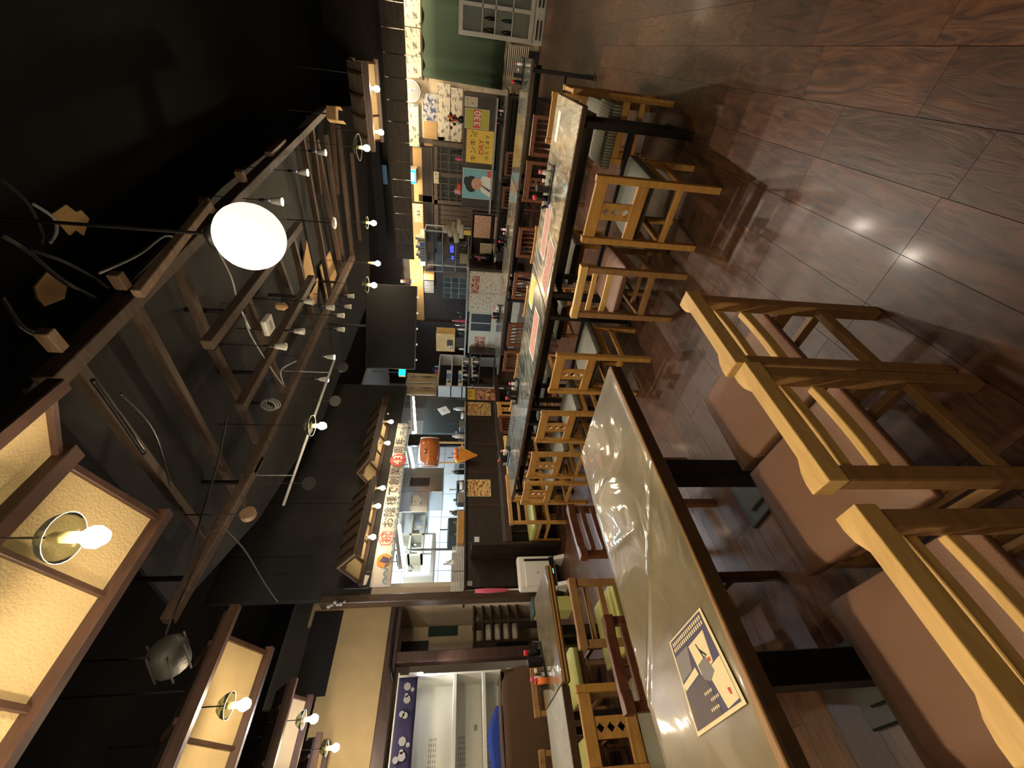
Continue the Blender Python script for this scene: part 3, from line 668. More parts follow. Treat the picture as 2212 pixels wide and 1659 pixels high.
dup(c0, (-.612, .215, 0), math.radians(87), 'nearest light oak ladder chair, its top rail cut by the lower photo edge', FG)
# middle tables, near side
MG = 'chairs on the near side of the middle tables'
d0 = diamond_chair('diamond pierced chair at the right end of the middle tables, striped green seat', 'oak', 'striped_cloth', .385, .735, MG)
put(d0, -.655, 2.42, -5)
l2 = dup(c0, (-1.155, 2.385, 0), math.radians(3), 'pale ladder chair with brown leather seat between two pierced chairs', MG)
dup(d0, (-1.87, 2.44, 0), math.radians(-2), 'second diamond pierced chair, left of the pale ladder chair', MG)
dup(d0, (-2.53, 2.52, 0), math.radians(-1), 'third diamond pierced chair, just past the vinyl table\'s far corner', MG)
dup(d0, (-3.09, 2.55, 0), math.radians(-2), 'fourth diamond pierced chair of the row', MG)
dup(d0, (-3.58, 2.58, 0), math.radians(-1), 'last diamond pierced chair, at the left end of the middle tables', MG)
# far side of the middle tables
XG = 'chairs on the far side of the middle tables'
for x, lab in ((-.41, 'far side chair at the right end of the middle tables, only its rail showing'), (-1.5, 'far side chair behind the pink leaflets'), (-2.14, 'far side chair behind the yellow leaflet'), (-3.05, 'far side chair left of the pink leaflets'), (-3.62, 'far side chair at the left end of the middle tables')):
    dup(d0, (x, 4.22 if x > -.5 else 4.1, 0), PI, lab, XG)
# chair at the right-hand end
dup(d0, (-.16, 3.57, 0), math.radians(90), 'oak chair tucked under the right end of the middle tables, grey striped seat', 'end chair')
# behind: near side of the long rear tables
RG = 'dark spindle chairs along the long rear tables'
s0 = spindle_chair('dark spindle chair at the right end of the rear tables', 'red_wood', 'leather_dark', .38, .765, RG)
put(s0, -.66, 5.0, 0)
dc = diamond_chair('reddish framed chair with a pierced panel, second from the right at the rear tables', 'red_wood', 'leather_dark', .44, .765, RG); put(dc, -1.14, 5.12, 0)
for x, y, lab in ((-1.83, 5.06, 'spindle chair right of the red capped condiments on the rear tables'), (-2.38, 4.98, 'spindle chair in the middle of the rear tables'), (-3.12, 4.95, 'spindle chair facing the cream cabinet'), (-3.66, 5.05, 'leftmost spindle chair of the rear tables')):
    dup(s0, (x, y, 0), 0, lab, RG)
for x, lab in ((-1.5, 'small spindle chair before the last table row, right one'), (-2.05, 'small spindle chair before the last table row, left one')): dup(s0, (x, 7.85, 0), 0, lab, 'dark chairs before the last table row')
# chairs facing the kitchen counter
QG = 'chairs drawn up to the kitchen counter'
q0 = diamond_chair('open framed chair below the menu with the photo at the counter', 'oak', 'vinyl_green', .34, .78, QG); put(q0, -4.62, 5.0, 90)
dup(s0, (-4.6, 4.62, 0), PI / 2, 'dark spindle chair at the counter, right of the framed menu', QG)
l3 = dup(c0, (-4.62, 4.2, 0), PI / 2, 'ladder chair at the counter under the bouquet', QG); dup(c0, (-4.6, 3.8, 0), PI / 2, 'ladder chair at the counter right of the second menu', QG)
l4 = ladder_chair('oak ladder chair with lime green seat at the counter, right one', 'oak', 'oak', 'vinyl_green', .37, .74, 'lime seated chairs at the counter'); put(l4, -4.6, 3.42, 90)
dup(l4, (-4.6, 3.04, 0), PI / 2, 'oak ladder chair with lime green seat at the counter\'s left end')
# left side of the vinyl table and the narrow table
LG = 'dark chairs on the far side of the vinyl table'
a0 = ladder_chair('dark ladder chair beyond the far left corner of the vinyl table', 'red_wood', 'red_wood', 'leather_dark', .38, .7, LG, ((.6, .03), (.53, .03), (.46, .03))); put(a0, -2.28, 1.36, -82)
dup(a0, (-2.12, .60, 0), math.radians(-90), 'dark ladder chair lying close along the vinyl table\'s left edge')
NG = 'chairs at the narrow table'
b0 = ladder_chair('old oak ladder chair with lime green seat facing the narrow table', 'oak_old', 'oak_old', 'vinyl_green', .38, .71, NG); put(b0, -2.58, 1.0, 88)
b1 = dup(d0, (-2.74, .48, 0), math.radians(-92), 'diamond pierced chair near the lower photo edge, grey striped seat', NG)
dup(b0, (-4.32, 1.05, 0), math.radians(-90), 'lime seated chair on the far side of the narrow table', NG); dup(b0, (-4.3, .45, 0), math.radians(-90), 'second lime seated chair beyond the narrow table', NG)
# ================================================================== TABLES
HT = .76
def four_leg_table(label, x0, x1, y0, y1, top, edge, group, legs=None, h=HT):
    cx, cy = (x0 + x1) / 2, (y0 + y1) / 2; t = thing('dining_table', label, 'table', (cx, cy, 0), 0, group); a, b = (x1 - x0) / 2 - .002, (y1 - y0) / 2
    B(-a, a, -b, b, h - .036, h - .004).build('table_body', edge, t, bev=.003)
    B(-a + .006, a - .006, -b + .006, b - .006, h - .004, h).build('table_top', top, t)
    for sx in (-1, 1):
        for yy in (-b + .06, -b + .42):
            B(sx * (a - .10) - .018, sx * (a - .10) + .018, yy - .018, yy + .018, .02, h - .045).build('leg', 'black_metal', t)
        B(sx * (a - .10) - .025, sx * (a - .10) + .025, -b + .02, -b + .47, 0, .02).build('foot', 'black_metal', t, bev=.004)
        B(sx * (a - .10) - .015, sx * (a - .10) + .015, -b + .07, -b + .42, h - .14, h - .11).build('cross_bar', 'black_metal', t)
    B(-a + .12, a - .12, -.02, .02, .25, .28).build('stretcher', 'black_metal', t)
    B(-a + .05, a - .05, -b + .2, b - .12, h - .15, h - .14).build('under_shelf', 'black_metal', t)
    return t
TG = 'middle tables pushed end to end'
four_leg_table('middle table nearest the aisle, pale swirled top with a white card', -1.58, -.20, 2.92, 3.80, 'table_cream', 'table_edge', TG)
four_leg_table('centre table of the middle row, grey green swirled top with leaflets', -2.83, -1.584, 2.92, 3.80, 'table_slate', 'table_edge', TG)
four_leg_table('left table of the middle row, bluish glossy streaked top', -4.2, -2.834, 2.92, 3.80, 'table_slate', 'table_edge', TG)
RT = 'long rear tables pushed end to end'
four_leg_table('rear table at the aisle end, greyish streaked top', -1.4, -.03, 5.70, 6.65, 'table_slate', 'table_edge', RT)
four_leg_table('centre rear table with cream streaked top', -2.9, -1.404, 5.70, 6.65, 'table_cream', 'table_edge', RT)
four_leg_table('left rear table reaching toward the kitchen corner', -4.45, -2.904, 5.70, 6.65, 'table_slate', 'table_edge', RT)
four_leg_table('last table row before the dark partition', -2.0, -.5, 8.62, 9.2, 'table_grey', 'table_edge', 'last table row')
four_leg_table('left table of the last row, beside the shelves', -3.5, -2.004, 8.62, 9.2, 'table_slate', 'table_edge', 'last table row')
# the long vinyl covered table in front
t = thing('vinyl_table', 'long foreground table under a creased clear vinyl sheet, menu flyer lying on it', 'table', (-1.38, .4, 0))
a, b0_, b1_ = .315, -1.0, 1.065
B(-a, a, b0_, b1_, HT - .055, HT - .012).build('table_body', 'table_edge', t, bev=.004)
B(-a, a, b0_, b1_, HT - .012, HT - .002).build('rim', 'oak_old', t, bev=.003)
def vtop(u, v):
    x = -a + .004 + u * (2 * a - .008); y = b0_ + v * (b1_ - b0_); e = min(u, 1 - u)
    z = HT + .0015 + .0025 * math.sin(3.3 * y + 9 * x) * math.sin(2.1 * y - 6 * x + 1)
    d1 = (y - .18) - .9 * (x + .05); z += .006 * math.exp(-(d1 / .012) ** 2) * (1 if x < .12 else .3) * (1 if -.4 < y < .8 else 0)
    d2 = (y - .42) + .25 * (x); z += .005 * math.exp(-(d2 / .02) ** 2) * max(0, 1 - abs(x + .1) * 4)
    if e < .05: z -= .004 * (1 - e / .05)
    return Vector((x, y, z))
MB().sheet(vtop, 60, 160).build('vinyl_sheet', 'table_vinyl', t, True)
for yy in (.70, -.06):
    B(-.045, .045, yy - .045, yy + .045, .04, HT - .055).build('pedestal', 'black_metal', t, bev=.004)
    B(-.27, .25, yy - .12, yy + .12, 0, .018).build('base_plate', 'base_metal', t, bev=.006); B(-.2, .18, yy - .07, yy + .07, .018, .035).build('base_plate', 'base_metal', t, bev=.006)
    B(-.26, .26, yy - .03, yy + .03, HT - .08, HT - .055).build('arm', 'black_metal', t)
NT = 'narrow tables end to end'
t = thing('narrow_table', 'narrow glossy table with a layered light wooden edge, condiments at its end', 'table', (-3.2, 1.08, 0), 0, NT)
B(-.30, .29, -.34, .38, HT - .006, HT).build('table_top', 'table_vinyl', t)
for k, mm in enumerate(('oak', 'table_edge', 'oak', 'table_edge')): B(-.30, .29, -.34, .38, HT - .006 - .011 * (k + 1), HT - .0062 - .011 * k).build('edge_band', mm, t)
for sx in (-.1, .1): B(sx - .03, sx + .03, -.03, .03, .02, HT - .05).build('leg', 'black_metal', t)
B(-.25, .25, -.2, .2, 0, .02).build('base_plate', 'base_metal', t)
t = thing('narrow_table', 'pale grey wood grained table beside the brown cloth cover', 'table', (-3.22, .04, 0), 0, NT)
B(-.30, .26, -.7, .69, HT - .05, HT - .004).build('table_body', 'table_edge', t); B(-.30, .26, -.7, .69, HT - .004, HT).build('table_top', 'table_grey', t)
for sx in (-.2, .2):
    for yy in (-.5, .55): B(sx - .02, sx + .02, yy - .02, yy + .02, 0, HT - .05).build('leg', 'black_metal', t)
# ------------------------------------------------------------------ condiment sets
def bottle(label, p, capm='red_plastic', bodym='black_plastic', h=.12, r=.022, group='red capped bottles on the tables'):
    t = thing('sauce_bottle', label, 'bottle', p, 0, group)
    MB().lathe([(r, 0), (r, h * .6), (r * .75, h * .72), (r * .7, h * .78)], 12).build('bottle_body', bodym, t, True)
    MB().lathe([(r * .85, h * .76), (r * .9, h * .96), (r * .5, h)], 12).build('cap', capm, t, True)
def cset(cx, cy, where, rz=0, full=True):
    tr = thing('condiment_stand', 'black curved condiment stand ' + where, 'condiment stand', (cx, cy, HT), rz, 'condiment stands')
    pts = [(-.05, -.15, .012), (0, -.17, .03), (.02, -.14, .012), (.02, 0, .008), (.02, .14, .012), (0, .17, .03), (-.05, .15, .012)]
    MB().ext([(-.04, -.15, 0), (.04, -.15, 0), (.05, 0, 0), (.04, .15, 0), (-.04, .15, 0)], (0, 0, .014)).build('tray', 'black_plastic', tr, bev=.003)
    for s in (-1, 1):
        MB().ext([(-.035, s * .15, 0), (.035, s * .15, 0), (.02, s * .175, .055), (-.02, s * .175, .055)], (0, -s * .012, 0)).build('end_horn', 'black_plastic', tr, bev=.002)
    ca, sa = math.cos(rz), math.sin(rz); W = lambda x, y: (cx + ca * x - sa * y, cy + sa * x + ca * y, HT + .014)
    bottle('red capped black soy bottle ' + where, W(0, .09)); 
    bottle('pink capped squeeze bottle ' + where, W(.0, -.1), 'pink_plastic', 'white_plastic', .10, .019, 'pink capped bottles')
    s_ = thing('chopstick_box', 'black chopstick box ' + where, 'box', W(0, .02), rz, 'chopstick boxes'); B(-.03, .03, -.022, .022, 0, .1).build('box_body', 'black_plastic', s_, bev=.003); B(-.024, .024, -.016, .016, .1, .104).build('lid', 'base_metal', s_)
    if full:
        k = thing('spice_jar', 'small white lidded spice jar ' + where, 'jar', W(.0, -.04), 0, 'spice jars'); MB().lathe([(.014, 0), (.014, .045)], 10).build('jar_body', 'clear_glass', k, True); MB().lathe([(.015, .045), (.015, .06)], 10).build('lid', 'white_plastic', k)
for cx, cy, wh, rz in ((-.80, 3.5, 'on the pale right end of the middle tables', PI / 2), (-3.0, 3.55, 'on the left part of the middle tables', PI / 2 + .2), (-4.06, 3.5, 'at the far left end of the middle tables', PI / 2), (-2.2, 6.3, 'on the centre rear table', PI / 2),
                       (-3.55, 6.3, 'on the left rear table before the cream cabinet', PI / 2), (-.2, 6.42, 'at the aisle end of the rear tables', PI / 2), (-3.42, .98, 'on the narrow table by the brown cloth', .3), (-.95, 8.95, 'on the last table row', PI / 2)):
    cset(cx, cy, wh, rz)
o = bpy.data.objects
# orange cartons beside the narrow table's set
p = (-3.34, .86, HT); t = thing('spice_tin', 'orange and white spice tin on the narrow table', 'tin', p); MB().lathe([(.02, 0), (.02, .075)], 14).build('tin_body', 'orange_plastic', t, True); MB().lathe([(.02, .075), (.018, .09)], 14).build('lid', 'red_plastic', t)
# leaflets and cards
def leaflet(name, label, c, w_, h_, rz, mat, border='white_paper', group=None, words=None, wm='ink_red', z=HT):
    t = thing(name, label, 'leaflet', (c[0], c[1], z + .0006), rz, group)
    B(-w_ / 2, w_ / 2, -h_ / 2, h_ / 2, 0, .0012).build('sheet', border, t); m_ = .012
    B(-w_ / 2 + m_, w_ / 2 - m_, -h_ / 2 + m_, h_ / 2 - m_, .0013, .0018).build('printed_panel', mat, t)
    if words:
        for i, s in enumerate(words): text('lettering', s, h_ * .16, wm, t, (0, h_ * (.3 - .25 * i), .003), 'Z')
    return t
PG = 'pink menus lying on the middle tables'
leaflet('menu_leaflet', 'pink printed menu, right one of the overlapping pair on the middle tables', (-1.13, 3.42), .42, .22, .05, 'flyer_pink', group=PG)
leaflet('menu_leaflet', 'pink printed menu, left one of the overlapping pair on the middle tables', (-1.30, 3.10), .42, .24, -.1, 'flyer_pink', group=PG, z=HT + .002)
leaflet('menu_leaflet', 'pink printed menu alone on the centre middle table', (-2.0, 3.2), .45, .25, .1, 'flyer_pink', group=PG)
leaflet('menu_leaflet', 'yellow leaflet at the back edge of the middle tables', (-1.78, 3.62), .3, .22, .1, 'lime_paper')
leaflet('menu_leaflet', 'plain white card on the pale right end of the middle tables', (-.40, 3.60), .2, .1, .0, 'white_paper')
t = thing('blue_clip', 'light blue clip beside the condiment stand on the middle tables', 'clip', (-.93, 3.42, HT + .001)); B(-.008, .008, -.07, -.01, 0, .006).build('clip_half', 'blue_paint', t); B(-.008, .008, .03, .09, 0, .006).build('clip_half', 'blue_paint', t)
# large printed menu flyer on the vinyl table (drawn as flat print, in its own sheet)
pA, pB, pC, pD = [PZ(*q, HT + .004) for q in ((1446, 1388), (1512, 1312), (1613, 1520), (1508, 1592))]
ctr = (pA + pB + pC + pD) / 4
fl = thing('menu_flyer', 'cream bordered folded menu flyer with dark photo and scroll under the vinyl', 'flyer', ctr)
def fq(u, v, z=0):   # u: 0..1 along the reading direction of the headline, v: 0..1 down the sheet
    p = (pA.lerp(pB, u)).lerp(pD.lerp(pC, u), v); return Vector((p.x, p.y, ctr.z + z)) - ctr
def fpoly(name, uv, mat, z): MB().ext([fq(u, v, z) for u, v in uv], (0, 0, .0004)).build(name, mat, fl)
fpoly('sheet', [(0, 0), (1, 0), (1, 1), (0, 1)], 'cream_print', 0)
fpoly('dark_ground', [(.04, .02), (.95, .02), (.95, .96), (.04, .96)], 'ink_navy', .0006)
fpoly('grey_field', [(.04, .2), (.42, .2), (.34, .44), (.04, .47)], 'ink_grey', .0012)
fpoly('scroll', [(.44, .22), (.86, .2), (.8, .52), (.5, .58)], 'cream_print', .0012)
fpoly('price_block', [(.62, .55), (.95, .52), (.95, .93), (.72, .95)], 'cream_print', .0012)
fpoly('caption_strip', [(.04, .5), (.42, .44), (.44, .52), (.06, .57)], 'cream_print', .0012)
fpoly('photo_ground', [(.04, .58), (.56, .55), (.6, .96), (.04, .96)], 'trim_brown', .0014)
fpoly('jug', [(.5, .45), (.7, .42), (.76, .6), (.62, .66), (.52, .6)], 'ink_grey', .0018)
fpoly('seal', [(.72, .46), (.78, .46), (.78, .5), (.72, .5)], 'ink_red', .0018); fpoly('red_mark', [(.84, .80), (.89, .81), (.88, .87), (.85, .86)], 'ink_red', .0018)
fpoly('branch', [(.6, .26), (.62, .26), (.68, .44), (.66, .44)], 'ink_black', .0018); fpoly('branch', [(.64, .32), (.74, .42), (.73, .44), (.63, .35)], 'ink_black', .0018)
for r_, (v, n) in enumerate(((.075, 17), (.135, 17))):
    for k in range(n): u = .09 + .05 * k; fpoly('headline_stroke', [(u, v - .022), (u + .03, v - .022), (u + .03, v + .022), (u, v + .022)], 'cream_print', .0018)
for v, u0 in ((.72, .42), (.80, .5), (.88, .44)):
    for k in range(5): u = u0 + .035 * k; fpoly('price_figure', [(u, v - .014), (u + .02, v - .014), (u + .02, v + .014), (u, v + .014)], 'cream_print', .0018)
# ================================================================== COUNTER
CT = 1.285
ct = thing('kitchen_counter', 'dark wooden kitchen counter front with a flat ledge along its length', 'counter', (XW, 4.4, 0))
L = lambda a, b: (a - 4.4, b - 4.4)
B(-.06, 0, -1.98, 2.0, 0, CT - .03).build('front_panel', 'dark_wood', ct)
B(-.5, .05, -2.02, 2.02, CT - .03, CT).build('counter_top', 'dark_wood', ct, bev=.004)
B(0, .34, -1.55, 2.0, .70, .74).build('ledge', 'table_slate', ct, bev=.004); B(.33, .35, -1.55, 2.0, .66, .74).build('ledge_edge', 'trim_brown', ct)
B(.0, .36, -1.6, -1.56, 0, 1.2).build('side_panel', 'dark_wood', ct)
for k in range(6): B(0, .006, -1.4 + k * .62, -1.36 + k * .62, .76, CT - .04).build('batten', 'trim_brown', ct)
for k in range(4): B(.1, .14, -1.3 + k * .95, -1.26 + k * .95, 0, .7).build('bracket', 'dark_wood', ct)
(y0, y1), (z0, z1) = rectX(1026, 1034, 1160, 1172, XW + .01)
def signX(name, label, cat, xa, xb, ya, yb, X, mat, border=None, words=(), group=None, bt=.008):
    (y0, y1), (z0, z1) = rectX(xa, xb, ya, yb, X); c = (X, (y0 + y1) / 2, (z0 + z1) / 2); t = thing(name, label, cat, c, 0, group); a, b = (y1 - y0) / 2, (z1 - z0) / 2
    bt = min(bt, a * .25, b * .25); B(-.006, 0, -a, a, -b, b).build('board', border or mat, t)
    if border: B(0, .002, -a + bt, a - bt, -b + bt, b - bt).build('printed_panel', mat, t)
    for (s, sz, mt, yy, zz, rot) in words: text('lettering', s, sz * 2 * b, mt, t, (.004, yy * a, zz * b), 'X', rot)
    return t
def signY(name, label, cat, xa, xb, ya, yb, Y, mat, border=None, words=(), group=None, bt=.008):
    (x0, x1), (z0, z1) = rectY(xa, xb, ya, yb, Y); c = ((x0 + x1) / 2, Y, (z0 + z1) / 2); t = thing(name, label, cat, c, 0, group); a, b = (x1 - x0) / 2, (z1 - z0) / 2
    B(-a, a, 0, .006, -b, b).build('board', border or mat, t)
    if border: B(-a + bt, a - bt, -.002, 0, -b + bt, b - bt).build('printed_panel', mat, t)
    for (s, sz, mt, xx, zz, rot) in words: text('lettering', s, sz * 2 * b, mt, t, (xx * a, -.004, zz * b), 'Y', rot)
    return t
X2 = XW + .012
signX('safety_sticker', 'small blue and white square sticker on the counter end panel', 'sticker', 1024, 1036, 1159, 1173, X2, 'white_paper', 'blue_paint')
signX('switch_plate', 'cream switch plate on the counter front, left end', 'switch', 1009, 1020, 1255, 1265, X2, 'drain_grey', 'cream_paint')
signX('poster', 'yellow vertical poster strip with black brush lettering at the counter end', 'poster', 1006, 1026, 840, 863, X2, 'yellow_paper', None, (('とり', .55, 'ink_black', 0, 0, 0),), 'counter posters')
ph = signX('poster', 'photo poster of drinkers with beer next to the yellow strip', 'poster', 1027, 1069, 838, 864, X2, 'photo_print', 'pink_paper', (), 'counter posters')
MB().lathe([(.05, .0), (.05, .003)], 16, (.001, -.03, -.05), 'X').build('beer_glass', 'yellow_paper', ph); MB().lathe([(.05, .0), (.05, .003)], 16, (.002, .03, .07), 'X').build('face', 'skin', ph)
for (ya, yb, lab) in ((869, 897, 'framed orange menu sheet near the counter\'s right end'), (1036, 1072, 'orange menu sheet at the middle of the counter front')):
    signX('menu_sheet', lab, 'menu', 1004, 1060, ya, yb, X2, 'menu_print', 'cream_print', (('おすすめ', .11, 'ink_black', 0, .78, 0), ('飲み放題', .11, 'ink_red', 0, .3, 0)), 'menus on the counter front')
# banner
(by0, by1), _ = rectX(840, 850, 914, 1267, XW + .03)
zb = lambda y: 2.19 + (y - by0) / (by1 - by0) * .09; zt = lambda y: 2.445 + (y - by0) / (by1 - by0) * .03
bn = thing('anniversary_banner', 'long white cloth banner with red and black brush characters above the kitchen', 'banner', (XW + .02, by0, 2.19))
def bsheet(u, v):
    y = by0 + u * (by1 - by0); return Vector((XW + .02 + .012 * math.sin(u * 19) * (.3 + .7 * (1 - v)) + .012, y, zb(y) + v * (zt(y) - zb(y)))) - Vector((XW + .02, by0, 2.19))
MB().sheet(bsheet, 60, 4).build('cloth', 'banner_cloth', bn, True, solid=.003)
Lb = by1 - by0
def bt(s, sz, mat, u, v=.5, rot=0):
    y = by0 + u * Lb; z = zb(y) + v * (zt(y) - zb(y)); return text('lettering', s, sz, mat, bn, (.044, y - by0, z - 2.19), 'X', rot + .02)
for ch, u in (('お', .305), ('陰', .365), ('様', .43), ('で', .49), ('創', .555), ('業', .62), ('周', .775), ('年', .84)): bt(ch, .17, 'ink_black', u, .52)
bt('祝', .16, 'ink_red', .225, .5)
y = by0 + .225 * Lb; hexa = [(.028, y - by0 + .11 * math.cos(a), zb(y) - 2.19 + .13 + .11 * math.sin(a)) for a in [PI / 6 + 2 * PI * i / 6 for i in range(7)]]; MB().tube(hexa, .005, 4).build('red_frame', 'ink_red', bn)
y = by0 + .70 * Lb; zc = (zb(y) + zt(y)) / 2 - 2.19; MB().lathe([(.125, .034), (.125, .039)], 32, (0, y - by0, zc), 'X').build('red_disc', 'ink_red', bn); text('lettering', '43', .19, 'white_paper', bn, (.043, y - by0, zc), 'X')
y = by0 + .115 * Lb; MB().lathe([(.095, .024), (.095, .028)], 28, (0, y - by0, .13), 'X').build('sun_disc', 'banner_orange', bn); MB().ext([(.03, y - by0 - .05, .07), (.03, y - by0 + .02, .05), (.03, y - by0 + .06, .15), (.03, y - by0 - .01, .19)], (.002, 0, 0)).build('crane_print', 'ink_navy', bn)
for k in range(30):
    u = .02 + k * .033; yy = u * Lb; zz = zb(by0 + yy) - 2.19 + .02 + (.05 if u < .1 or u > .9 else 0); rr = .035 if (u < .13 or u > .87) else .022
    ring = [(.036, yy + rr * math.cos(a), zz + rr * math.sin(a)) for a in [PI * i / 6 for i in range(-1, 8)]]; MB().tube(ring, .007, 4).build('wave_print', 'banner_blue', bn)
for a_, s_, u in ((0, '一', .905), (0, 'ありがとう', .95)): bt(s_, .06 if len(s_) > 1 else .12, 'ink_black', u, .55, PI / 2 if len(s_) > 1 else 0)
# ================================================================== KITCHEN
XK = -8.3
struct(B(-8.45, -8.35, 2.0, 9.0, 0, 4.3).build('wall_kitchen_back', 'drain_grey'))
for k in range(9):
    for j in range(5):
        o_ = B(-8.35, -8.335, 2.9 + k * .62, 3.5 + k * .62, 1.0 + j * .36, 1.35 + j * .36).build('tile', 'white_paint'); o_.parent = bpy.data.objects['wall_kitchen_back']
struct(B(-9.0, -5.9, 2.70, 2.76, 0, 3.3).build('wall_kitchen_side', 'beige_cloth'))
struct(B(-8.4, -5.45, 2.76, 9.0, 3.3, 3.35).build('ceiling_kitchen', 'drain_grey'))
def furn(name, label, cat, x0, x1, y0, y1, z0, z1, mat, group=None, bev=.006):
    c = ((x0 + x1) / 2, (y0 + y1) / 2, z0); t = thing(name, label, cat, c, 0, group); B(x0 - c[0], x1 - c[0], y0 - c[1], y1 - c[1], 0, z1 - z0).build('body', mat, t, bev=bev); return t
def onX(xa, xb, ya, yb, X): (y0, y1), (z0, z1) = rectX(xa, xb, ya, yb, X); return y0, y1, z0, z1
# work bench behind the counter
wb = furn('work_bench', 'stainless kitchen work bench running behind the counter', 'bench', -6.4, -5.9, 2.8, 6.2, 0, 1.08, 'steel'); B(-.28, .24, -1.69, 1.74, 1.08, 1.11).build('bench_top', 'steel', wb)
# big stainless hood in two boxes
y0, y1, z0, z1 = onX(868, 958, 1010, 1062, -6.3); h1 = furn('range_hood', 'stainless exhaust hood panel, right box with a taped brown board', 'hood', -6.9, -6.3, y0, y1, z0, z1, 'steel')
y0, y1, z0, z1 = onX(884, 928, 1031, 1048, -6.28); t = furn('brown_board', 'strip of brown board fixed across the exhaust hood', 'board', -6.298, -6.285, y0, y1, z0, z1, 'table_edge'); 
y0, y1, z0, z1 = onX(862, 925, 1062, 1106, -6.1); h2 = furn('range_hood', 'stainless exhaust hood, left box with a hand-lettered sheet', 'hood', -6.8, -6.1, y0, y1, z0, z1, 'steel')
y0, y1, z0, z1 = onX(885, 910, 1070, 1092, -6.09); t = furn('notice_sheet', 'hand-lettered grey sheet taped to the left exhaust hood', 'notice', -6.098, -6.09, y0, y1, z0, z1, 'paper_ink', bev=0)
for hd in (h1, h2): B(-.25, .2, -.15, .15, .3, 3.3 - hd.location.z).build('duct', 'steel', hd)
# cream framed pass-through shelf
y0, y1, z0, z1 = onX(862, 916, 1107, 1200, -6.2)
sf = thing('wall_shelf', 'cream framed kitchen shelf holding towels and bottles', 'shelf', (-6.2, (y0 + y1) / 2, z0)); a = (y1 - y0) / 2; hh = z1 - z0
for zz in (0, hh * .5, hh - .03): B(-.35, 0, -a, a, zz, zz + .03).build('shelf_board', 'cream_paint', sf)
for yy in (-a, -a * .1, a - .03): B(-.35, 0, yy, yy + .03, 0, hh).build('upright', 'cream_paint', sf)
random.seed(3)
def jar(label, p, r, h, mat, cap='white_plastic', name='kitchen_bottle', group='bottles and jars in the kitchen'):
    t = thing(name, label, 'bottle', p, 0, group); MB().lathe([(r, 0), (r, h * .68), (r * .5, h * .85), (r * .45, h * .9)], 10).build('body', mat, t, True); MB().lathe([(r * .5, h * .88), (r * .5, h)], 10).build('cap', cap, t)
KM = ['white_plastic', 'steel', 'cloth_dark', 'white_paint', 'dark_green', 'drain_grey', 'cream_paint', 'black_plastic', 'base_metal', 'cloth_dark']
for k in range(7): jar(ORD[k] + ' bottle from the left on the cream framed kitchen shelf', (-6.35, (y0 + y1) / 2 - a + .1 + k * .16, z0 + (.03 if k % 2 else hh * .5 + .03)), .035, .16 + .03 * (k % 3), KM[k], group='bottles on the cream kitchen shelf')
# drum on its wooden stand
y0, y1, z0, z1 = onX(903, 951, 950, 1006, -5.62); dr = thing('taiko_drum', 'orange brown barrel drum with white skin on the counter', 'drum', (-5.62, (y0 + y1) / 2, (z0 + z1) / 2), math.radians(-36)); a = (y1 - y0) / 2 * .84; r = (z1 - z0) / 2 * .98
MB().lathe([(r * .84, -a), (r * .97, -a * .5), (r, 0), (r * .97, a * .5), (r * .84, a)], 32, (0, 0, 0), 'Y').build('barrel', 'drum_wood', dr, True)
for s in (-1, 1):
    MB().lathe([(r * .86, s * a), (r * .87, s * a * .93)], 32, (0, 0, 0), 'Y').build('skin', 'white_paint', dr)
    st = MB()
    for k in range(28): q = 2 * PI * k / 28; st.sph((r * .9 * math.cos(q), s * a * .86, r * .9 * math.sin(q)), .006, 6, 4)
    st.build('studs', 'dark_wood', dr)['kind'] = 'stuff'
for yy in (-.025, .025): MB().tube([(r * .99, yy + .016 * math.cos(q), .05 + .026 * math.sin(q)) for q in [2 * PI * i / 10 for i in range(11)]], .005, 4).build('emblem_ring', 'table_edge', dr)
ds = thing('drum_stand', 'pale wooden stand under the barrel drum', 'stand', (-5.62, (y0 + y1) / 2, CT), math.radians(-36)); hh = z0 - CT
for s in (-1, 1): B(-.05, .05, s * a * .7 - .012, s * a * .7 + .012, 0, hh + .03).build('leg', 'oak_pale', ds)
B(-.012, .012, -a * .7, a * .7, .03, .06).build('stretcher', 'oak_pale', ds)
# fluorescent fitting
pa, pb = PX(893, 858, -6.6), PX(898, 934, -6.2); cl = thing('tube_light', 'long fluorescent tube fitting hung in the kitchen', 'lamp', (pa + pb) / 2); q = (pa - pb) / 2; [rod(q * k_ + Vector((0, 0, .06)), Vector((q.x * k_, q.y * k_, 3.3 - cl.location.z)), .006, 4).build('hanger', 'black_metal', cl) for k_ in (-.8, .8)]
MB().tube([-q, q], .022, 10).build('tube', 'tube_light', cl, True); MB().bar(-q * 1.05 + Vector((0, 0, .05)), q * 1.05 + Vector((0, 0, .05)), .1, .05).build('housing', 'white_paint', cl)
pa, pb = PX(884, 965, -6.5), PX(893, 1008, -6.3); cl = thing('tube_light', 'short warm white tube light above the drum', 'lamp', (pa + pb) / 2); q = (pa - pb) / 2; [rod(q * k_ + Vector((0, 0, .06)), Vector((q.x * k_, q.y * k_, 3.3 - cl.location.z)), .006, 4).build('hanger', 'black_metal', cl) for k_ in (-.8, .8)]
MB().tube([-q, q], .03, 10).build('tube', 'tube_light', cl, True); MB().bar(-q * 1.05 + Vector((0, 0, .06)), q * 1.05 + Vector((0, 0, .06)), .1, .05).build('housing', 'cream_paint', cl)
pa, pb = PX(862, 1135, -5.9), PX(873, 1222, -5.8); cl = thing('tube_light', 'slanting tube light above the left end of the kitchen', 'lamp', (pa + pb) / 2); q = (pa - pb) / 2; [rod(q * k_ + Vector((0, 0, .06)), Vector((q.x * k_, q.y * k_, 3.3 - cl.location.z)), .006, 4).build('hanger', 'black_metal', cl) for k_ in (-.8, .8)]
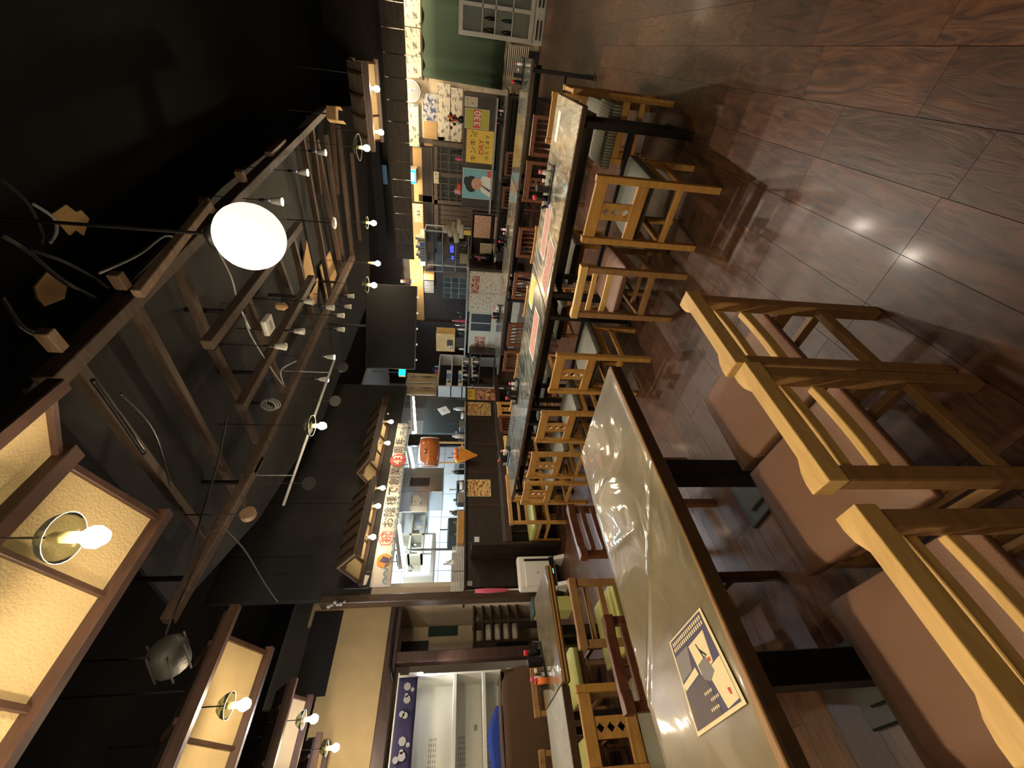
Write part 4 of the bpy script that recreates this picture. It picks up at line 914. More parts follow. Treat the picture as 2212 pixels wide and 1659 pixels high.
MB().tube([-q, q], .025, 10).build('tube', 'tube_light', cl, True); MB().bar(-q * 1.05 + Vector((0, 0, .055)), q * 1.05 + Vector((0, 0, .055)), .1, .05).build('housing', 'cream_paint', cl)
# bluish glazed cabinet on the left
y0, y1, z0, z1 = onX(874, 925, 1150, 1245, -6.5); gc = furn('glazed_cabinet', 'bluish lit glass fronted refrigerator at the left end of the kitchen', 'refrigerator', -7.1, -6.52, y0, y1, z0 - .1, z1, 'white_paint')
a, hh = (y1 - y0) / 2, z1 - z0 + .1
B(.29, .30, -a + .04, -.02, .06, hh - .05).build('door_glass', 'screen_bright', gc); B(.29, .30, .02, a - .04, .06, hh - .05).build('door_glass', 'screen_bright', gc)
for k in range(4): B(.3, .31, -a + .08 + k * .2, -a + .2 + k * .2, .2 + .08 * (k % 2), .4).build('notice', 'paper_ink', gc)
# dark blue cloths / boards behind drum
y0, y1, z0, z1 = onX(916, 968, 862, 935, -6.9); cb = furn('metal_cupboard', 'blue grey metal cupboard in the kitchen with a sheet hung askew', 'cupboard', -7.3, -6.9, y0, y1, 0, z1, 'base_metal'); 
B(.2, .215, -.3, -.29, 1.1, 1.7).build('door_edge', 'steel', cb); B(.2, .21, -.1, .3, 1.6, 1.61).build('door_edge', 'steel', cb)
p = PX(959, 887, -6.6); t = thing('hung_sheet', 'white notice hung askew like a diamond in front of the cupboard', 'notice', p); o_ = B(-.003, .003, -.12, .12, -.11, .11).build('sheet', 'white_paper', t); o_.rotation_euler = (math.radians(30), 0, 0); B(.0035, .004, -.02, .02, -.06, .06).build('lettering', 'paper_ink', t)
y0, y1, z0, z1 = onX(882, 955, 938, 962, -6.1); furn('black_board', 'black panel standing behind the drum', 'board', -6.15, -6.1, y0, y1, 1.112, z1, 'black_plastic')
# feather-patterned door curtain
(cy0, cy1), (cz0, cz1) = rectX(876, 945, 806, 854, -5.7)
nr = thing('feather_curtain', 'beige split curtain with dark leaf marks at the kitchen doorway', 'curtain', (-5.7, cy0, cz0))
for s, (u0, u1) in enumerate(((0, .49), (.51, 1))):
    def sh(u, v): yy = (u0 + u * (u1 - u0)) * (cy1 - cy0); return Vector((.03 * math.sin(u * 9 + s) * (1 - v * .6), yy, v * (cz1 - cz0)))
    MB().sheet(sh, 14, 6).build('panel', 'beige_cloth', nr, True, solid=.004)
    ym = (u0 + u1) / 2 * (cy1 - cy0)
    for zz, hh2, mt in ((.32, .2, 'dark_green' if s else 'ink_navy'), (.78, .09, 'ink_grey')):
        zc = zz * (cz1 - cz0); MB().ext([(.045, ym - .025, zc), (.045, ym, zc + hh2), (.045, ym + .025, zc), (.045, ym, zc - hh2)], (.002, 0, 0)).build('leaf_mark', mt, nr)
for yy in (.0, (cy1 - cy0)): rod((0, yy, cz1 - cz0), (0, yy, 3.3 - cz0), .008, 5).build('hanger', 'dark_wood', nr)
rod((0, -.03, cz1 - cz0), (0, cy1 - cy0 + .03, cz1 - cz0), .01).build('rod', 'dark_wood', nr)
# blue cold cabinet right of the curtain, white shelf unit
y0, y1, z0, z1 = onX(944, 1002, 766, 835, -7.6)
cs = thing('white_shelf_unit', 'white metal shelf unit with folded cloths behind the doorway', 'shelf', (-7.6, (y0 + y1) / 2, 1.0)); a = (y1 - y0) / 2
for zz in (.0, .3, .62, 1.0): B(-.4, 0, -a, a, zz, zz + .03).build('shelf_board', 'white_paint', cs)
for yy in (-a, a - .03): B(-.4, 0, yy, yy + .03, -.9, 1.03).build('upright', 'white_paint', cs)
for k in range(8): t = furn('folded_cloth', ORD[k] + ' folded cloth on the white shelf unit behind the doorway', 'cloth', -7.9, -7.65, (y0 + y1) / 2 - a + .08 + (k % 4) * .2, (y0 + y1) / 2 - a + .24 + (k % 4) * .2, 1.331 if k < 4 else 1.651, 1.43 if k < 4 else 1.78, ('white_paper', 'carton', 'blue_paint', 'white_plastic')[k % 4], 'folded cloths in the kitchen shelf')
for k in range(9):
    yy = (y0 + y1) / 2 - a + .1 + k * .11; furn('packet', ORD[k] + ' packet from the left on top of the white shelf unit', 'packet', -7.8, -7.65, yy, yy + .06, 2.031, 2.13 + .1 * random.random(), ('red_plastic', 'carton', 'navy_cloth', 'sky_paper', 'pink_plastic')[k % 5], 'packets on the white shelf unit')
# crockery and tools along the counter top
random.seed(11)
def bowlstack(label, p, r, n, mat='white_plastic', group='crockery stacks on the counter'):
    t = thing('bowl_stack', label, 'bowls', p, 0, group)
    for k in range(n): MB().lathe([(r * .45, k * .014), (r * .8, k * .014 + .02), (r, k * .014 + .045), (r * .93, k * .014 + .045), (r * .4, k * .014 + .01)], 14).build('bowl', mat, t, True)
ys = [2.62, 2.95, 3.22, 3.5, 3.75, 4.0, 4.28, 4.55, 4.8, 5.05, 5.4, 5.7, 5.95, 6.15]
for k, yy in enumerate(ys):
    x = -5.75 + .05 * random.random()
    if k % 3 == 0: bowlstack(ORD[k // 3] + ' stack of white bowls from the left on the counter top', (x, yy, CT if x > -5.8 else 1.11), .07, 3 + k % 3)
    elif k % 3 == 1: jar(ORD[k // 3] + ' sauce bottle from the left on the counter top', (x, yy, CT), .04, .2 + .05 * random.random(), KM[k % 10], group='bottles on the counter top')
    else: furn('tub', ORD[k // 3] + ' small steel tub from the left on the counter top', 'tub', x - .07, x + .07, yy - .09, yy + .09, CT, CT + .1, 'steel', 'steel tubs on the counter top')
for k in range(16):
    yy = 2.9 + k * .2; jar(ORD[k] + ' utensil pot from the left along the work bench', (-5.93 + .06 * random.random(), yy, 1.111), .03 + .015 * random.random(), .2 + .2 * random.random(), KM[(k * 3) % 10], 'steel', group='pots and bottles on the work bench')
for k, (ya, yb, hh_, mt, lab) in enumerate(((2.95, 3.25, .34, 'cloth_dark', 'dark stock pot rack at the left end of the work bench'), (3.5, 3.85, .42, 'base_metal', 'dark blue grey fryer behind the counter'), (4.3, 4.6, .3, 'black_plastic', 'black rice cooker behind the counter'), (5.0, 5.35, .36, 'drain_grey', 'grey machine with a tap behind the counter'), (5.55, 5.9, .28, 'cloth_dark', 'dark crate of dishes behind the counter'))):
    t = furn('kitchen_machine', lab, 'appliance', -6.0 - .35, -5.98, ya, yb, 1.111, 1.111 + hh_, mt, bev=.02)
    B(.186, .2, -.1, .1, hh_ * .5, hh_ * .7).build('control_panel', 'steel', t); rod((.1, 0, hh_), (.1, 0, hh_ + .12), .012).build('spout', 'chrome', t)
pp = PX(1000, 1188, -5.95); t = thing('steel_pipe', 'upright steel pipe between counter and hood left of the cream shelf', 'pipe', (-5.92, pp.y, 1.111)); rod((0, 0, 0), (0, 0, 2.18), .018, 10).build('pipe', 'steel', t, True); MB().lathe([(.04, 0), (.04, .01)], 12).build('flange', 'chrome', t)
# steel columns / pipe
a, b = PX(1000, 1190, -6.3), PX(915, 1190, -6.3)
# stacks of grill trays overhanging the counter top
for (ya, yb, lab, zz) in ((1181, 1233, 'right', CT), (1236, 1285, 'left', CT)):
    (y0, y1), (z0, z1) = rectX(966, 992, ya, yb, XW + .02); n = 8; hh = (z1 - z0) / n
    for k in range(n):
        t = thing('steel_tray', ORD[k] + ' ribbed steel tray from the bottom of the ' + lab + ' stack on the counter', 'tray', (XW - .12, (y0 + y1) / 2, zz + .002 + k * .021), 0, 'trays of the ' + lab + ' stack'); a = (y1 - y0) / 2
        B(-.14, .14, -a, a, 0, .004).build('tray_floor', 'drain_grey', t)
        for s in (-1, 1): B(s * .14 - .004, s * .14 + .004, -a, a, 0, .013).build('rim', 'white_paint', t); B(-.14, .14, s * a - .004, s * a + .004, 0, .013).build('rim', 'white_paint', t)
# wooden box lying on the counter edge
(y0, y1), (z0, z1) = rectX(984, 1001, 1102, 1172, XW + .04)
t = furn('wooden_box', 'long orange wooden box slanting on the counter edge beside the trays', 'box', XW - .12, XW + .03, y0, y1, CT, CT + .1, 'oak'); B(-.06, .06, -.25, .25, .101, .104).build('lid', 'oak_pale', t)
# bouquet wrapped in orange paper hanging on the counter front
p = PX(996, 985, XW + .12); bq = thing('wrapped_bouquet', 'orange and yellow paper wrapped bouquet hanging over the counter edge', 'bouquet', (p.x, p.y, CT))
MB().lathe([(.01, -.2), (.05, -.1), (.10, .02), (.13, .1)], 9, (.02, 0, 0), cap=False).build('wrapping', 'orange_paper', bq, False, solid=.003)
MB().lathe([(.02, -.1), (.06, .0), (.09, .09)], 7, (.05, .03, .01), cap=False).build('inner_paper', 'yellow_paper', bq, False, solid=.003)
for k in range(9):
    an = k * 2.4; rr = .03 + .008 * k; q = (.02 + rr * math.cos(an), rr * math.sin(an), .11 + .02 * (k % 3)); f = MB().sph(q, .036, 8, 6).build('flower', ('cream_paint', 'yellow_paper', 'orange_plastic')[k % 3], bq, True); rod((.02, 0, -.1), q, .003, 4).build('stem', 'dark_green', f)
# ------------------------------------------------------------------ heater
hp = Vector((-4.9, 2.32, 0)); 
(y0, y1), (z0, z1) = rectX(1114, 1198, 1200, 1272, -5.05)
ht = thing('panel_heater', 'white upright electric heater standing on two feet before the counter', 'heater', (-5.05, (y0 + y1) / 2, 0)); a = (y1 - y0) / 2; zt_ = z1
B(-.11, 0, -a, a, .12, zt_ - .03).build('casing', 'white_plastic', ht, bev=.03, seg=3)
B(0, .012, -a * .86, a * .62, .2, zt_ - .12).build('front_panel', 'white_paint', ht, bev=.01, seg=2)
B(0, .008, -a * .86, a * .86, .14, .2).build('vent', 'black_plastic', ht); B(0, .008, a * .66, a * .78, .2, zt_ - .12).build('vent', 'black_plastic', ht)
MB().lathe([(.014, .012), (.014, .016)], 12, (0, -.02, zt_ - .28), 'X').build('badge', 'drain_grey', ht); B(.008, .012, -.03, .03, .16, .175).build('indicator', 'led_green', ht)
for s in (-1, 1): MB().ext([(-.17, s * a * .8 - .025, 0), (.07, s * a * .8 - .025, 0), (.02, s * a * .8 - .025, .13), (-.1, s * a * .8 - .025, .13)], (0, .05, 0)).build('foot', 'white_plastic', ht, bev=.006)
P = [PX(1190 + dx, 1160 + dy, -5.15) for dx, dy in ((20, 0), (26, 18), (20, 36))]
cable([(1196, 1130, .04), (1216, 1122, .02), (1208, 1140, .05), (1220, 1160, .015), (1218, 1190, .015)], 0, .007, 'black power flex curled on the floor beside the heater', 'black_plastic', 'floor cables')
# umbrella / duster hung by the counter
p = PX(1075, 1275, -5.2); um = thing('folded_umbrella', 'folded pink umbrella leaning at the counter\'s left end', 'umbrella', (p.x, p.y, 0))
MB().lathe([(.004, .72), (.02, .78), (.03, 1.0), (.022, 1.15)], 9).build('canopy', 'pink_plastic', um, True); MB().tube([(0, 0, .1), (0, 0, .75)], .006).build('shaft', 'white_plastic', um); rod((0, 0, 1.14), (0, 0, 1.3), .012).build('handle', 'table_edge', um)
t = furn('waste_box', 'olive green bin half hidden between heater and narrow table', 'bin', -5.3, -5.05, 1.98, 2.15, 0, .45, 'vinyl_green'); B(-.13, .13, -.09, .09, .45, .47).build('lid', 'dark_green', t)
# ================================================================== LEFT SIDE
# black cable drooping along the lintel
Pts = [(850, 1478), (842, 1440), (846, 1400), (853, 1340), (858, 1305), (878, 1293), (940, 1290), (985, 1287)]
PP = [PX(x, y, XL + .09) for x, y in Pts]
o = MB().tube(PP, .018, 6).build('thick_hose', 'black_plastic', smooth=True); tag(o, 'thick black cable bundle strung along the brown lintel and down the post', 'cable')
# alcove notices and dark boards
XA = -7.293
signX('green_board', 'dark green notice board in the alcove behind the post', 'board', 925, 990, 1340, 1375, XA, 'dark_green', 'drain_grey')
signX('hatch_frame', 'small wooden framed hatch with pale blue glass in the alcove', 'hatch', 915, 985, 1298, 1330, XA, 'sky_paper', 'table_edge', bt=.03)
signX('black_speaker', 'black speaker box at the top of the alcove', 'speaker', 866, 925, 1385, 1418, XA, 'black_plastic')
# stepped wooden shelf in the alcove
(y0, y1), (z0, z1) = rectX(1022, 1125, 1300, 1385, -6.6)
sr = thing('stepped_rack', 'brown wooden rack of angled shelves holding rolls of white paper', 'rack', (-6.6, (y0 + y1) / 2, z0)); a, hh = (y1 - y0) / 2, z1 - z0
for s in (-1, 0, 1): B(-.3, 0, s * a - .015, s * a + .015, -z0, hh).build('side_panel', 'table_edge', sr)
for k in range(6): MB().ext([(-.3, -a, hh * k / 5.5), (.03, -a, hh * k / 5.5 + .05), (.03, -a, hh * k / 5.5 + .07), (-.3, -a, hh * k / 5.5 + .02)], (0, 2 * a, 0)).build('shelf_board', 'table_edge', sr)
for k in range(4): t = thing('paper_roll', ORD[k] + ' paper roll from the bottom of the brown angled rack', 'paper roll', (-6.72, (y0 + y1) / 2 - a * .5, z0 + hh * k / 5.5 + .09), 0, 'paper rolls on the rack'); MB().lathe([(.05, -.12), (.05, .12)], 14, (0, 0, 0), 'Y').build('roll', 'white_paper', t, True); MB().lathe([(.018, -.122), (.018, .122)], 10, (0, 0, 0), 'Y').build('core', 'cardboard', t)
(y0, y1), _ = rectX(1130, 1150, 1386, 1410, -6.6); furn('black_box', 'dark box on the floor of the alcove beside the post', 'box', -6.9, -6.6, y0, y1, .3, .75, 'black_plastic')
# white metal cabinet with open shelves
XC = -6.1
LK0, LK1 = -.6, 1.72
lk = thing('metal_cabinet', 'tall white metal cabinet with open deep shelves behind the brown cloth', 'cabinet', (XC, .56, 0)); a0_, a1_ = LK0 - .56, LK1 - .56
B(-.5, -.48, a0_, a1_, .1, 2.05).build('back_panel', 'locker', lk)
for yy in (a0_, a1_ - .02): B(-.48, 0, yy, yy + .02, .1, 2.05).build('side_panel', 'locker', lk)
zs = [PX(x, 1540, XC).z for x in (1108, 1045, 980)]
for zz in [.12] + zs + [2.03]: B(-.48, 0, a0_ + .02, a1_ - .02, zz - .015, zz).build('shelf', 'locker', lk); B(-.02, .004, a0_ + .02, a1_ - .02, zz - .03, zz + .012).build('shelf_lip', 'white_paint', lk, bev=.003)
for zz in [.12] + zs:
    sl = MB()
    for r_ in range(4):
        for k in range(26): sl.box(-.479, -.476, a0_ + .5 + k * .05, a0_ + .53 + k * .05, zz + .20 + r_ * .025, zz + .205 + r_ * .025)
    sl.build('vent_slots', 'base_metal', lk)['kind'] = 'stuff'
for k in range(4): B(-.479, -.474, a1_ - .5 - .5 * k, a1_ - .44 - .5 * k, zs[1] + .05, zs[1] + .09).build('latch', 'drain_grey', lk)
t = thing('white_poster_box', 'small white box with a blue mark beside the white cabinet', 'box', (XC + .1, 1.6, 0)); B(-.05, .05, -.09, .09, 0, .72).build('body', 'white_paint', t); B(.05, .052, -.03, .03, .56, .62).build('mark', 'blue_paint', t)
# small white lamp at the top corner of the cabinet
p = PX(912, 1456, XC + .02); t = thing('cabinet_lamp', 'tiny lit white lamp at the top right corner of the white cabinet', 'lamp', (XC + .03, p.y, p.z)); MB().sph((0, 0, 0), .014, 10, 6).build('bulb', 'bulb_cool', t, True); B(-.02, .0, -.02, .02, .012, .16).build('holder', 'white_plastic', t)
beam(t, 26, (1, .95, .86), -.03)
# indigo curtain with pale cloud print across the cabinet top
cz1 = PX(852, 1550, XC + .12).z; cz0 = PX(896, 1550, XC + .12).z
cu = thing('indigo_curtain', 'indigo half curtain with pale cloud motifs above the white cabinet', 'curtain', (XC + .12, 1.66, cz0))
def ic(u, v): return Vector((.02 * math.sin(u * 30) * (1 - v), -2.2 * u, v * (cz1 - cz0)))
MB().sheet(ic, 50, 4).build('cloth', 'navy_cloth', cu, True, solid=.004)
rod((0, .05, cz1 - cz0), (0, -2.25, cz1 - cz0), .01).build('rod', 'white_paint', cu)
for k, (yc, n) in enumerate(((-.25, 6), (-.75, 8), (-1.1, 4), (-1.5, 7), (-1.95, 6))):
    for j in range(n): an = j * 1.9; MB().lathe([(.022 + .01 * (j % 3), .024), (.022 + .01 * (j % 3), .028)], 7, (0, yc + .12 * math.cos(an * 1.3) * (1 + .3 * (j % 2)), .05 + .05 * abs(math.sin(an)) + .012 * j), 'X').build('cloud_print', 'drain_grey', cu)
# brown cloth over something tall and the blue cloth
(y0, y1), (z0, z1) = rectX(1088, 1180, 1446, 1700, -4.6)
bc = thing('brown_cover', 'dark brown cloth cover draped over a tall piece beside the narrow tables', 'cover', (-4.6, y1, 0))
def bcv(u, v):
    s = u * 2.0; yy = -s * 1.0; zz = z1 * (1 - v) + .0; x = .04 * math.sin(5 * u + 3 * v) + .015 * math.sin(23 * u + 2) * v + .1 * v
    if v < .04: zz = z1
    return Vector((x, yy + .02 * math.sin(9 * v) * (1 if u < .02 else 0), zz - .03 * (1 if u < .03 else 0)))
mb = MB().sheet(bcv, 40, 16); mb.build('cloth', 'brown_cloth', bc, True, solid=.01)
MB().sheet(lambda u, v: Vector((-.45 * v, -2.0 * u, z1 + .01 * math.sin(8 * u) - .02 * v)), 20, 4).build('cloth_top', 'brown_cloth', bc, True, solid=.01)
MB().sheet(lambda u, v: Vector((-.45 * v + .03 * (1 - v), 0, z1 * (1 - u))), 10, 4).build('cloth_side', 'brown_cloth', bc, True, solid=.01)
(y0, y1), (z0, z1_) = rectX(1070, 1098, 1525, 1760, -5.1)
bl = thing('blue_cloth', 'bright blue folded cloth lying behind the brown cover', 'cloth', (-5.1, y1, z1))
MB().sheet(lambda u, v: Vector((-.3 * v, -1.5 * u, .0 + .09 * math.sin(min(1, u * 5) * PI / 2) * (1 - v * .3) + .015 * math.sin(16 * u))), 24, 5).build('cloth', 'blue_cloth', bl, True, solid=.02)
MB().sheet(lambda u, v: Vector((.0, -1.5 * u, -.2 * v + .09 * math.sin(min(1, u * 5) * PI / 2) + .015 * math.sin(16 * u))), 24, 5).build('cloth_fall', 'blue_cloth', bl, True, solid=.02)
# framed white picture on the dark wall beside the banner, and the white ornament above
p = PX(775, 1253, XW + .02); t = thing('framed_picture', 'black framed picture with a white brush figure above the post', 'picture', p); B(-.01, 0, -.11, .11, -.15, .15).build('frame', 'ink_black', t)
MB().ext([(.002, -.06, -.1), (.002, .05, -.12), (.002, .07, -.02), (.002, .0, .03), (.002, -.03, .0), (.002, -.08, -.03)], (.003, 0, 0)).build('white_figure', 'white_paper', t)
for s in (-1, 1): B(.0, .003, s * .105 - .002, s * .105 + .002, -.145, .145).build('frame_line', 'drain_grey', t)
p = PX(728, 1305, XW + .1); t = thing('white_flowers', 'pale cluster ornament on the dark wall above the plaster strip', 'ornament', p)
for k in range(6): MB().sph((.02 * math.sin(k), .02 * math.cos(k * 2), -.08 + .035 * k), .02 + .004 * (k % 2), 8, 6).build('petal', 'drain_grey', t, True)
rod((0, 0, -.1), (0, 0, .2), .004).build('stem', 'ceiling_grey', t)
p = PX(768, 1213, XW + .1); t = thing('chrome_clip_lamp', 'small unlit clear bulb in a black bracket left of the counter canopies', 'lamp', p); MB().sph((0, 0, 0), .03, 10, 8).build('bulb', 'chrome', t, True); B(-.015, .015, -.015, .015, .03, .1).build('socket', 'black_metal', t); rod((0, 0, .1), (0, 0, .5), .004).build('stem', 'black_metal', t)
p = PX(838, 893, -5.0); t = thing('chrome_clip_lamp', 'small shiny clip lamp beside the rightmost banner bulb', 'lamp', p); MB().sph((0, 0, 0), .022, 10, 8).build('bulb', 'chrome', t, True); rod((0, 0, .02), (0, 0, .12), .006).build('socket', 'black_metal', t)

# ================================================================== BACK RIGHT
# green curtain
def hang(name, label, xa, xb, ya, yb, Y, mat, amp=.05, folds=9, part='cloth', fan=0):
    (x0, x1), (z0, z1) = rectY(xa, xb, ya, yb, Y); t = thing(name, label, 'curtain', (x0, Y, z0)); W_, H_ = x1 - x0, z1 - z0
    MB().sheet(lambda u, v: Vector((u * W_ + fan * (1 - v) * (u - .5), -amp * math.sin(u * folds * 2 * PI + 1.3 * math.sin(u * 7)) * (.35 + .65 * (1 - v)), v * H_)), folds * 10, 6).build(part, mat, t, True, solid=.004)
    rod((-.05, 0, H_), (W_ + .05, 0, H_), .012).build('rod', 'dark_wood', t); return t
hang('green_curtain', 'long dark green curtain hanging in loose folds by the display refrigerator', 912, 1094, -60, 178, 10.93, 'green_cloth', .04, 5, fan=.1)
(x0, x1), (z0, z1) = rectY(1094, 1140, 98, 166, 10.75)
t = thing('striped_basket', 'striped black and white panel under the green curtain', 'panel', ((x0 + x1) / 2, 10.75, z0)); B(-.2, .2, .01, .04, -z0, 0).build('stand', 'black_plastic', t); a, hh = (x1 - x0) / 2, z1 - z0
for k in range(11): B(-a + .0, a, -.0, .03, hh * k / 11, hh * (k + .5) / 11).build('stripe', 'white_paper', t)
B(-a, a, .01, .04, 0, hh).build('backing', 'black_plastic', t)
# glass door refrigerator
t = thing('display_refrigerator', 'white glass door drinks refrigerator at the right photo edge', 'refrigerator', (.62, 10.5, 0)); zt_ = PY(990, 40, 10.2).z
a = .46
B(-a, a, .05, .36, 0, zt_).build('cabinet', 'white_paint', t, bev=.01)
B(-a, -a + .07, 0, .05, .22, zt_).build('door_frame', 'white_paint', t); B(a - .07, a, 0, .05, .22, zt_).build('door_frame', 'white_paint', t); B(-a + .07, a - .07, 0, .05, zt_ - .08, zt_).build('door_frame', 'white_paint', t); B(-a + .07, a - .07, 0, .05, .22, .30).build('door_frame', 'white_paint', t)
B(-.03, .03, 0, .05, .3, zt_ - .08).build('door_frame', 'white_paint', t)
B(-a + .07, a - .07, .052, .056, .3, zt_ - .08).build('inner_back', 'drain_grey', t)
for zz in (.62, .95, 1.2): B(-a + .07, a - .07, .0, .05, zz, zz + .02).build('shelf', 'white_paint', t)
B(-a + .07, a - .07, .01, .014, .3, zt_ - .08).build('glass', 'pane_glass', t)
for k in range(2):
    for s in (-1, 1): B(s * .24 - .15, s * .24 + .15, -.004, .0, .06 + k * .07, .085 + k * .07).build('grille_slot', 'black_plastic', t)
random.seed(5)
for k in range(10):
    x = .62 - .34 + .17 * (k % 5); zz = .64 if k < 5 else .97; q = thing('drink_bottle', ORD[k] + ' dark bottle inside the display refrigerator', 'bottle', (x, 10.53, zz), 0, 'bottles in the display refrigerator'); MB().lathe([(.03, 0), (.03, .12), (.012, .17), (.012, .2)], 8).build('body', ('black_plastic', 'dark_green', 'table_edge')[k % 3], q, True)
# posters & papers on the plaster wall
def paper(label, xa, xb, ya, yb, mat='paper_ink', name='wall_paper_sheet', border=None, words=(), group='brush lettered sheets on the back wall', Y=10.93): return signY(name, label, 'poster', xa, xb, ya, yb, Y, mat, border, words, group)
paper('wide sheet of brush drawing above the green curtain, right part', 838, 872, -10, 78); paper('brush lettered sheet above the curtain, centre', 873, 908, 60, 120); paper('brush lettered sheet above the curtain beside the round clock', 874, 910, 121, 168)
paper('drawing sheet above the curtain at the photo edge', 873, 908, -10, 58)
paper('picture poster under the clock with green corner', 874, 905, 224, 316, 'paper_ink', 'poster', 'sky_paper')
paper('white poster of coloured figures left of the clock', 913, 945, 203, 262, 'carton', 'poster', 'white_paper'); paper('plain tan board between two posters', 916, 944, 263, 316, 'plaster_tan', 'poster')
paper('large white brush lettered sheet beside the curtain edge', 945, 972, 180, 316); paper('second brush lettered sheet, next to the partition', 973, 998, 190, 320); paper('small blue printed sheet above the bouquet', 946, 960, 296, 318, 'carton'); paper('cream framed notice board right of the partition', 1046, 1105, 182, 208, 'white_paper', 'notice_board', 'cream_paint')
# wall clock
(x0, x1), (z0, z1) = rectY(867, 907, 170, 222, 10.85); t = thing('wall_clock', 'round white wall clock above the back posters', 'clock', ((x0 + x1) / 2, 10.88, (z0 + z1) / 2)); r = (x1 - x0) / 2 * .95
MB().lathe([(r, -.02), (r, .03)], 32, (0, 0, 0), 'Y').build('case', 'white_plastic', t); MB().lathe([(r * .88, -.026), (r * .88, -.02)], 32, (0, 0, 0), 'Y').build('face', 'drain_grey', t)
MB().lathe([(r * .22, -.032), (r * .22, -.026)], 20, (0, 0, 0), 'Y').build('hub', 'white_plastic', t); MB().bar((0, -.03, 0), (r * .3, -.03, -r * .6), .012, .004, (0, 1, 0)).build('hand', 'white_paper', t)
# low dark partition with posters
YP = 9.6
(px0, px1), (pz0, pz1) = rectY(1002, 1078, 205, 452, YP)
pt = thing('low_partition', 'low dark brown partition behind the last tables, hung with posters', 'partition', ((px0 + px1) / 2, YP, 0)); a = (px1 - px0) / 2
B(-a, a, .01, .06, 0, pz1).build('panel', 'dark_wood', pt); B(-a - .02, a + .02, 0, .09, pz1, pz1 + .03).build('cap_rail', 'table_edge', pt, bev=.004)
for s in (-1, 1): B(s * a - .03, s * a + .03, -.01, .08, 0, pz1).build('post', 'table_edge', pt)
B(-a, a, -.28, .0, .86, .89).build('shelf', 'table_grey', pt)
signY('notice_sheet', 'small grey printed notice at the partition\'s right end', 'notice', 1004, 1032, 209, 231, YP - .01, 'newsprint', 'white_paper', (), 'posters on the partition')
signY('poster', 'yellow and red price poster reading 330 on the partition', 'poster', 1004, 1057, 235, 279, YP - .01, 'lime_paper', 'white_paper', (('330', .36, 'white_paper', .05, -.05, 0),), 'posters on the partition')
bpy.data.objects[-1] if 0 else None
(qx0, qx1), (qz0, qz1) = rectY(1022, 1038, 237, 277, YP - .013); o = B(-(qx1 - qx0) / 2, (qx1 - qx0) / 2, -.003, 0, -(qz1 - qz0) / 2, (qz1 - qz0) / 2).build('red_band', 'red_paper', [x for x in bpy.data.objects if x.name.startswith('poster') and '330' in str(x.get('label'))][0])
signY('poster', 'golden beer poster with black katakana and red capitals on the partition', 'poster', 1007, 1070, 281, 353, YP - .01, 'yellow_paper', 'orange_paper', (('キンキン', .24, 'ink_black', 0, .5, .05), ('に', .12, 'ink_black', .82, .32, 0), ('DRY', .24, 'ink_red', 0, -.06, 0), ('冷えてます', .16, 'ink_black', 0, -.46, 0)), 'posters on the partition')
po = signY('poster', 'pale blue poster of a dark-haired woman in white on the partition', 'poster', 999, 1068, 365, 430, YP - .01, 'sky_paper', 'white_paper', (), 'posters on the partition')
def disk(c, rx, rz, n=20): return [(c[0] + rx * math.cos(2 * PI * i / n), 0, c[1] + rz * math.sin(2 * PI * i / n)) for i in range(n)]
(sx0, sx1), (sz0, sz1) = rectY(999, 1068, 365, 430, YP); A_, B_ = (sx1 - sx0) / 2, (sz1 - sz0) / 2
def flat(name, pts, mat, par, y): MB().ext([(p[0], y, p[2]) for p in pts], (0, -.0015, 0)).build(name, mat, par)
flat('white_dress', [(-A_ * .95, 0, -B_ * .95), (A_ * .6, 0, -B_ * .95), (A_ * .55, 0, -B_ * .2), (.0, 0, -B_ * .02), (-A_ * .5, 0, -B_ * .2)], 'white_paper', po, -.003)
flat('hair', disk((-A_ * .02, B_ * .45), A_ * .55, B_ * .38), 'hair', po, -.005); flat('hair', disk((A_ * .15, B_ * .78), A_ * .3, B_ * .14), 'hair', po, -.0052)
flat('face', disk((A_ * .02, B_ * .12), A_ * .40, B_ * .33), 'skin', po, -.007); flat('eye', disk((-A_ * .12, B_ * .12), .02, .006, 8), 'hair', po, -.009); flat('eye', disk((A_ * .2, B_ * .12), .02, .006, 8), 'hair', po, -.009); flat('mouth', disk((A_ * .04, -B_ * .08), .03, .008, 8), 'ink_red', po, -.009)
flat('ribbon', [(-.02, 0, -B_ * .15), (.0, 0, -B_ * .15), (-.12, 0, -B_ * .9), (-.18, 0, -B_ * .9)], 'ink_navy', po, -.009); flat('red_print', [(A_ * .5, 0, -B_ * .55), (A_ * .92, 0, -B_ * .5), (A_ * .92, 0, -B_ * .8), (A_ * .5, 0, -B_ * .85)], 'red_paper', po, -.005)
